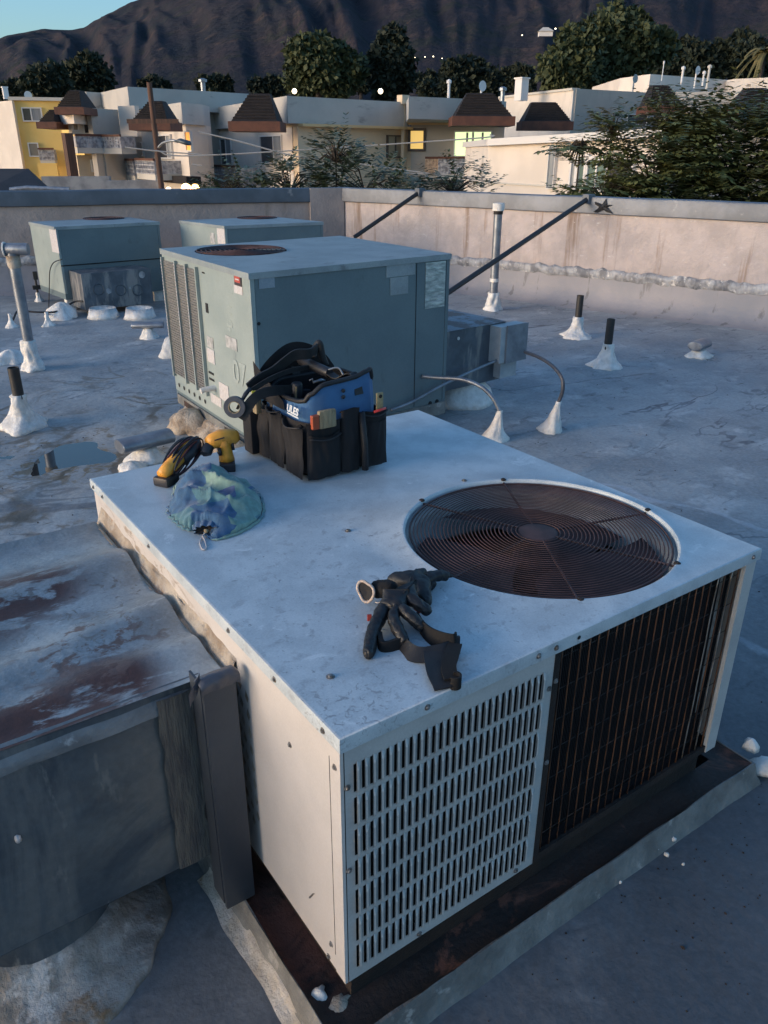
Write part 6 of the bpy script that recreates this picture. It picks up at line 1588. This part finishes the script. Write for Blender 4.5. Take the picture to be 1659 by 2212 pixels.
tree('evergreen_tree', 118, 140, 235, 105, 90, 'leafdark', 'dark evergreen tree above the yellow block at the far left', 13500, 0.40, seed=3)
tree('evergreen_tree', 190, 120, 225, 120, 100, 'leafdark', 'dark broad tree behind the stepped block', 13500, 0.45, seed=4)
tree('evergreen_tree', 470, 166, 215, 120, 85, 'leafdark', 'low dark tree behind the flue of the stepped block', 10500, 0.30, seed=5)
tree('oak_tree', 690, 78, 215, 178, 82, 'leafmid', 'broad olive green tree behind the middle roof', 25500, 0.35, seed=6, nb=13)
tree('evergreen_tree', 848, 62, 215, 100, 86, 'leafdark', 'tall dark tree right of the broad olive one', 18000, 0.35, seed=7, nb=12)
tree('oak_tree', 1010, 128, 215, 190, 84, 'leafdark', 'wide dark tree between the tall tree and the white chimney', 19500, 0.35, seed=8, nb=12)
tree('oak_tree', 1235, 60, 205, 120, 75, 'leafmid', 'left half of the great olive tree in the right background', 21000, 0.33, seed=9, nb=12)
tree('oak_tree', 1325, 16, 205, 235, 80, 'leafmid', 'biggest olive green tree in the right background', 39000, 0.35, seed=10, nb=18)
tree('evergreen_tree', 1490, 88, 200, 160, 95, 'leafdark', 'dark tree right of the biggest tree', 18000, 0.40, seed=11, nb=11)
tree('evergreen_tree', 1605, 70, 190, 190, 95, 'leafdark', 'dark tree at the right edge behind the cream block', 19500, 0.40, seed=12, nb=12)
for i, (x, y, ww, dd) in enumerate(((30, 205, 110, 96), (330, 195, 160, 110), (590, 195, 120, 105), (780, 180, 90, 110), (930, 185, 120, 110), (1120, 170, 120, 105))):
    tree('evergreen_tree', x, y-28, y+20, ww, dd, 'leafdark', ['low dark tree mass at the left edge', 'low dark tree mass behind the cream wing', 'low dark tree left of the broad olive tree', 'low dark tree right of the broad olive tree', 'low dark tree behind the tall one', 'low dark tree left of the great olive tree'][i], 7500, 0.35, seed=20+i, nb=6)
# palm with yellowish fronds at the right edge
PT = thing('palm_tree', D(1650, 190, 70), 'palm with drooping yellowish fronds at the right edge', 'tree')
pc_ = D(1652, 110, 70)
one(lambda m: m.tube([Vector((pc_.x, pc_.y, GZ)), pc_], [.25, .18], 8), 'trunk', M['bark'], PT)
M['palm'] = mk('palm_frond', (.16, .13, .05), (.09, .09, .035), 1, .7)
rp_ = random.Random(5)
def fronds(m):
    for i in range(26):
        a = 2*PI*i/26+rp_.random(); el = rp_.uniform(-.4, .8); d = Vector((math.cos(a)*math.cos(el), math.sin(a)*math.cos(el), math.sin(el)))
        pts = [pc_+d*(1.9*t)+Vector((0, 0, -1.6*t*t)) for t in (0, .25, .5, .75, 1)]
        for k in range(4):
            p, q = pts[k], pts[k+1]; s_ = d.cross(upz).normalized()*.22*(1.1-k*.22)
            m.add([p-s_+Vector((0, 0, -.1)), p, p+s_+Vector((0, 0, -.1)), q+s_*.7+Vector((0, 0, -.14)), q, q-s_*.7+Vector((0, 0, -.14))], [(0, 1, 4, 5), (1, 2, 3, 4)])
one(fronds, 'crown', M['palm'], PT)

# near leafy trees just beyond the parapet: branches carrying drooping compound leaves
def frond(m, p, d, L_, rnd, leaf, droop=1.0, wd=.45):
    n = max(6, int(L_/leaf*2.2)); prev = p; q = p.copy(); dd = d.normalized()
    for i in range(n):
        t = i/n; dd = (dd+Vector((0, 0, -.16*droop/n*6))*.35).normalized(); q = q+dd*(L_/n)
        s_ = dd.cross(upz)
        if s_.length < .1: s_ = Vector((1, 0, 0))
        s_.normalize(); ll = leaf*(1-.45*t)*rnd.uniform(.8, 1.2)
        for sg in (-1, 1):
            a = (s_*sg*.85+dd*.55+Vector((0, 0, -.35*droop+rnd.gauss(0, .12)))).normalized(); b = a.cross(upz+s_*.3).normalized()*ll*wd*.5
            o0 = len(m.v); m.v += [q, q+a*ll*.45+b, q+a*ll, q+a*ll*.45-b]; m.f.append([o0, o0+1, o0+2, o0+3])
def leafy(x0, x1, ytop, ybot, dist, nfr, L_, leaf, mat, label, seed, profile, name='leafy_tree', spread=.9, droop=1.0, wd=.48, cat='tree', group='leafy trees beyond the parapet'):
    rnd = random.Random(seed); base = D((x0+x1)/2, ybot, dist); base.z = GZ
    t = thing(name, base, label, cat, group)
    cen = D((x0+x1)/2, (ytop+ybot)/2, dist); m = MB(); br = MB()
    pts = []
    for i in range(nfr):
        px_ = rnd.uniform(x0, x1); t_ = (px_-x0)/(x1-x0); yt = profile(t_)
        py_ = yt+(ybot+30-yt)*rnd.random()**1.15
        dp_ = dist+rnd.uniform(-spread, spread); p = D(px_, py_, dp_); pts.append(p)
        out = (p-cen); out.z = abs(out.z)*.6; d = out.normalized()+Vector((rnd.gauss(0, .6), rnd.gauss(0, .6), rnd.uniform(.0, .9)))
        frond(m, p, d, L_*rnd.uniform(.6, 1.25), rnd, leaf, droop, wd)
    m.build('foliage', M[mat], t)
    root = Vector((base.x, base.y, GZ)); fork = Vector((cen.x, cen.y, cen.z-(D(x0, ytop, dist).z-D(x0, ybot, dist).z)*.6))
    kk = .13 if nfr > 1000 else (.05 if nfr > 200 else .018)
    br.tube([root, fork], [kk, kk*.7], 8)
    for p in pts[::max(1, len(pts)//26)]:
        mid = fork.lerp(p, .5)+Vector((0, 0, .15)); br.tube([fork, mid, p], [min(.022, kk*.6), .010, .005], 5)
    br.build('branches', M['bark'], t)
import bisect
def prof(*kv):
    def f(t):
        for i in range(len(kv)-1):
            if kv[i][0] <= t <= kv[i+1][0]:
                k = (t-kv[i][0])/(kv[i+1][0]-kv[i][0]+1e-9); return kv[i][1]*(1-k)+kv[i+1][1]*k
        return kv[-1][1]
    return f
leafy(1480, 1700, 270, 440, 14.5, 1150, .62, .20, 'leafnear', 'dense drooping leafy tree filling the right edge beyond the parapet', 31, prof((0, 275), (.35, 250), (.6, 262), (1, 240)))
leafy(1330, 1500, 300, 436, 13.8, 330, .55, .19, 'leafnear', 'open leafy tree in front of the sliding glass door', 32, prof((0, 330), (.3, 320), (.6, 310), (1, 290)), spread=.5)
leafy(1220, 1400, 395, 432, 13.4, 150, .40, .17, 'leafnear', 'low leafy sprays along the parapet below the glass door', 34, prof((0, 412), (.5, 400), (1, 375)), spread=.3)
leafy(1300, 1350, 238, 300, 14.2, 60, .42, .17, 'leafnear', 'single spray of leaves against the grey flank, left part', 35, prof((0, 255), (.5, 240), (1, 250)), spread=.3)
leafy(1222, 1285, 300, 330, 14.0, 42, .42, .17, 'leafnear', 'lone leaf spray reaching left under the white fascia', 36, prof((0, 318), (.5, 308), (1, 310)), spread=.25)
leafy(1410, 1475, 215, 300, 14.2, 80, .42, .17, 'leafnear', 'leaf spray in front of the dark mansard cap at the right', 37, prof((0, 240), (.4, 215), (1, 240)), spread=.3)
g2 = 'broad-leaved shrubs beyond the parapet'
leafy(555, 695, 345, 408, 16.5, 105, .42, .19, 'leafsage', 'shrub with broad leaves in front of the pierced balcony', 41, prof((0, 385), (.3, 362), (.6, 345), (.85, 365), (1, 392)), 'broad_leaved_shrub', .5, .5, .42, 'shrub', g2)
leafy(675, 775, 285, 345, 16.5, 70, .34, .19, 'leafsage', 'loose upper leaf cluster rising before the beige wall', 42, prof((0, 318), (.4, 290), (.7, 300), (1, 325)), 'broad_leaved_shrub', .4, .6, .42, 'shrub', g2)
leafy(695, 880, 345, 408, 16.5, 140, .42, .19, 'leafsage', 'wide shrub with broad leaves left of the downspout', 43, prof((0, 372), (.2, 358), (.5, 345), (.8, 368), (1, 395)), 'broad_leaved_shrub', .5, .5, .42, 'shrub', g2)
leafy(905, 1050, 360, 415, 16.8, 90, .40, .18, 'leafsage', 'thin shrub before the lattice balcony', 44, prof((0, 392), (.3, 375), (.6, 352), (1, 378)), 'broad_leaved_shrub', .4, .5, .4, 'shrub', g2)
leafy(445, 560, 365, 408, 16.5, 100, .40, .17, 'leafsage', 'dark low shrub left of the pierced balcony', 45, prof((0, 398), (.4, 372), (.7, 366), (1, 380)), 'broad_leaved_shrub', .4, .7, .4, 'shrub', g2)

# ------------------------------------------------------------------ mountain
SIL = [(-400, 190), (-200, 140), (-60, 112), (0, 98), (28, 86), (55, 76), (85, 71), (110, 66), (130, 62), (150, 64), (185, 65), (212, 60), (240, 43), (270, 28), (300, 13), (330, 0), (400, -35), (520, -90), (700, -160), (900, -200), (1200, -190), (1500, -230), (1800, -200), (2300, -120)]
def silz(x):
    for i in range(len(SIL)-1):
        if SIL[i][0] <= x <= SIL[i+1][0]:
            k = (x-SIL[i][0])/(SIL[i+1][0]-SIL[i][0]); k = k*k*(3-2*k)*.5+k*.5; return SIL[i][1]*(1-k)+SIL[i+1][1]*k
    return SIL[0][1] if x < SIL[0][0] else SIL[-1][1]
def mountain(m):
    nu, nv = 330, 130; D0, D1 = 420, 2300
    def fn(a, b):
        x = -420+2600*a; dd = D0+(D1-D0)*b
        H = D(x, silz(x), D1).z
        p = D(x, 300, dd)
        prof_ = b**.85
        z = GZ+(H-GZ)*prof_
        # ridges and gullies running down the slope
        q = Vector((x*.008, b*1.2, 0)); rd = 0; amp = 1; fr_ = 1
        for o_ in range(5):
            rd += amp*(1-abs(noise.noise(Vector((x*.0062*fr_+.9*b*fr_+.5*noise.noise(Vector((x*.012, b*3, 3)))+noise.noise(Vector((x*.004, b*2, 9)))*1.2, b*1.6*fr_, o_*7.1))))*2); amp *= .52; fr_ *= 2.05
        z += (rd-1.1)*.055*(H-GZ)*math.sin(PI*min(1, b*1.0))**.8*(.9 if b < .97 else .25)*.9
        return (p.x, p.y, max(z, GZ-5))
    m.grid(nu, nv, fn)
one(mountain, 'mountain', M['mount'], smooth=True, kind='structure')
# house and lights on the slope
def on_slope(x, y, b0=.2):
    # distance where the slope meets the sight line
    best = None
    for i in range(200):
        b = .02+.96*i/200; dd = 420+1880*b; H = D(x, silz(x), 2300).z; z = GZ+(H-GZ)*b**.85; p = D(x, y, dd)
        if p.z <= z: return p, dd
    return D(x, y, 700), 700
p, dd = on_slope(1183, 66); s_ = dd/FPX
p = p-HV*dd*.12*.9; s_ *= .89
HO = thing('hillside_house', p, 'small white house high on the dark slope beside a tree', 'house')
hr_ = lambda q: D(1183, 66, (p-CAMP).dot(HV))+_r*q[0]+HV*q[1]+upz*q[2]
one(lambda m: m.box(-15*s_, 10*s_, 0, 14*s_, -9*s_, -1*s_, ax=hr_), 'wall', M['whitewall'], HO)
one(lambda m: m.add([hr_(q) for q in ((-17*s_, -2*s_, -.9*s_), (12*s_, -2*s_, -.9*s_), (12*s_, 14*s_, -.9*s_), (-17*s_, 14*s_, -.9*s_), (-8*s_, 6*s_, 6*s_), (2*s_, 6*s_, 6*s_))], [(0, 1, 5, 4), (1, 2, 5), (2, 3, 4, 5), (3, 0, 4)]), 'roof', M['slab'], HO)
for x, y, r, lb in ((1200, 62, 2.6, 'yellowish light beside the white hillside house'), (1128, 76, 1.8, 'faint light left of the hillside house'), (896, 125, 2.2, 'yellow light low on the slope behind the tall tree'), (936, 122, 2.0, 'pale light low on the slope'), (918, 123, 1.6, 'small light low on the slope between two others'), (955, 126, 1.3, 'rightmost small light low on the slope')):
    q, dd = on_slope(x, y); dd *= .88; q = D(x, y, dd)
    tag(one(lambda m: m.lathe([(.1*r*dd/FPX, -r*.5*dd/FPX), (r*.6*dd/FPX, 0), (.1*r*dd/FPX, r*.5*dd/FPX)], q, 8), 'hillside_light', M['lampw']), lb, 'light', 'lights on the slope')
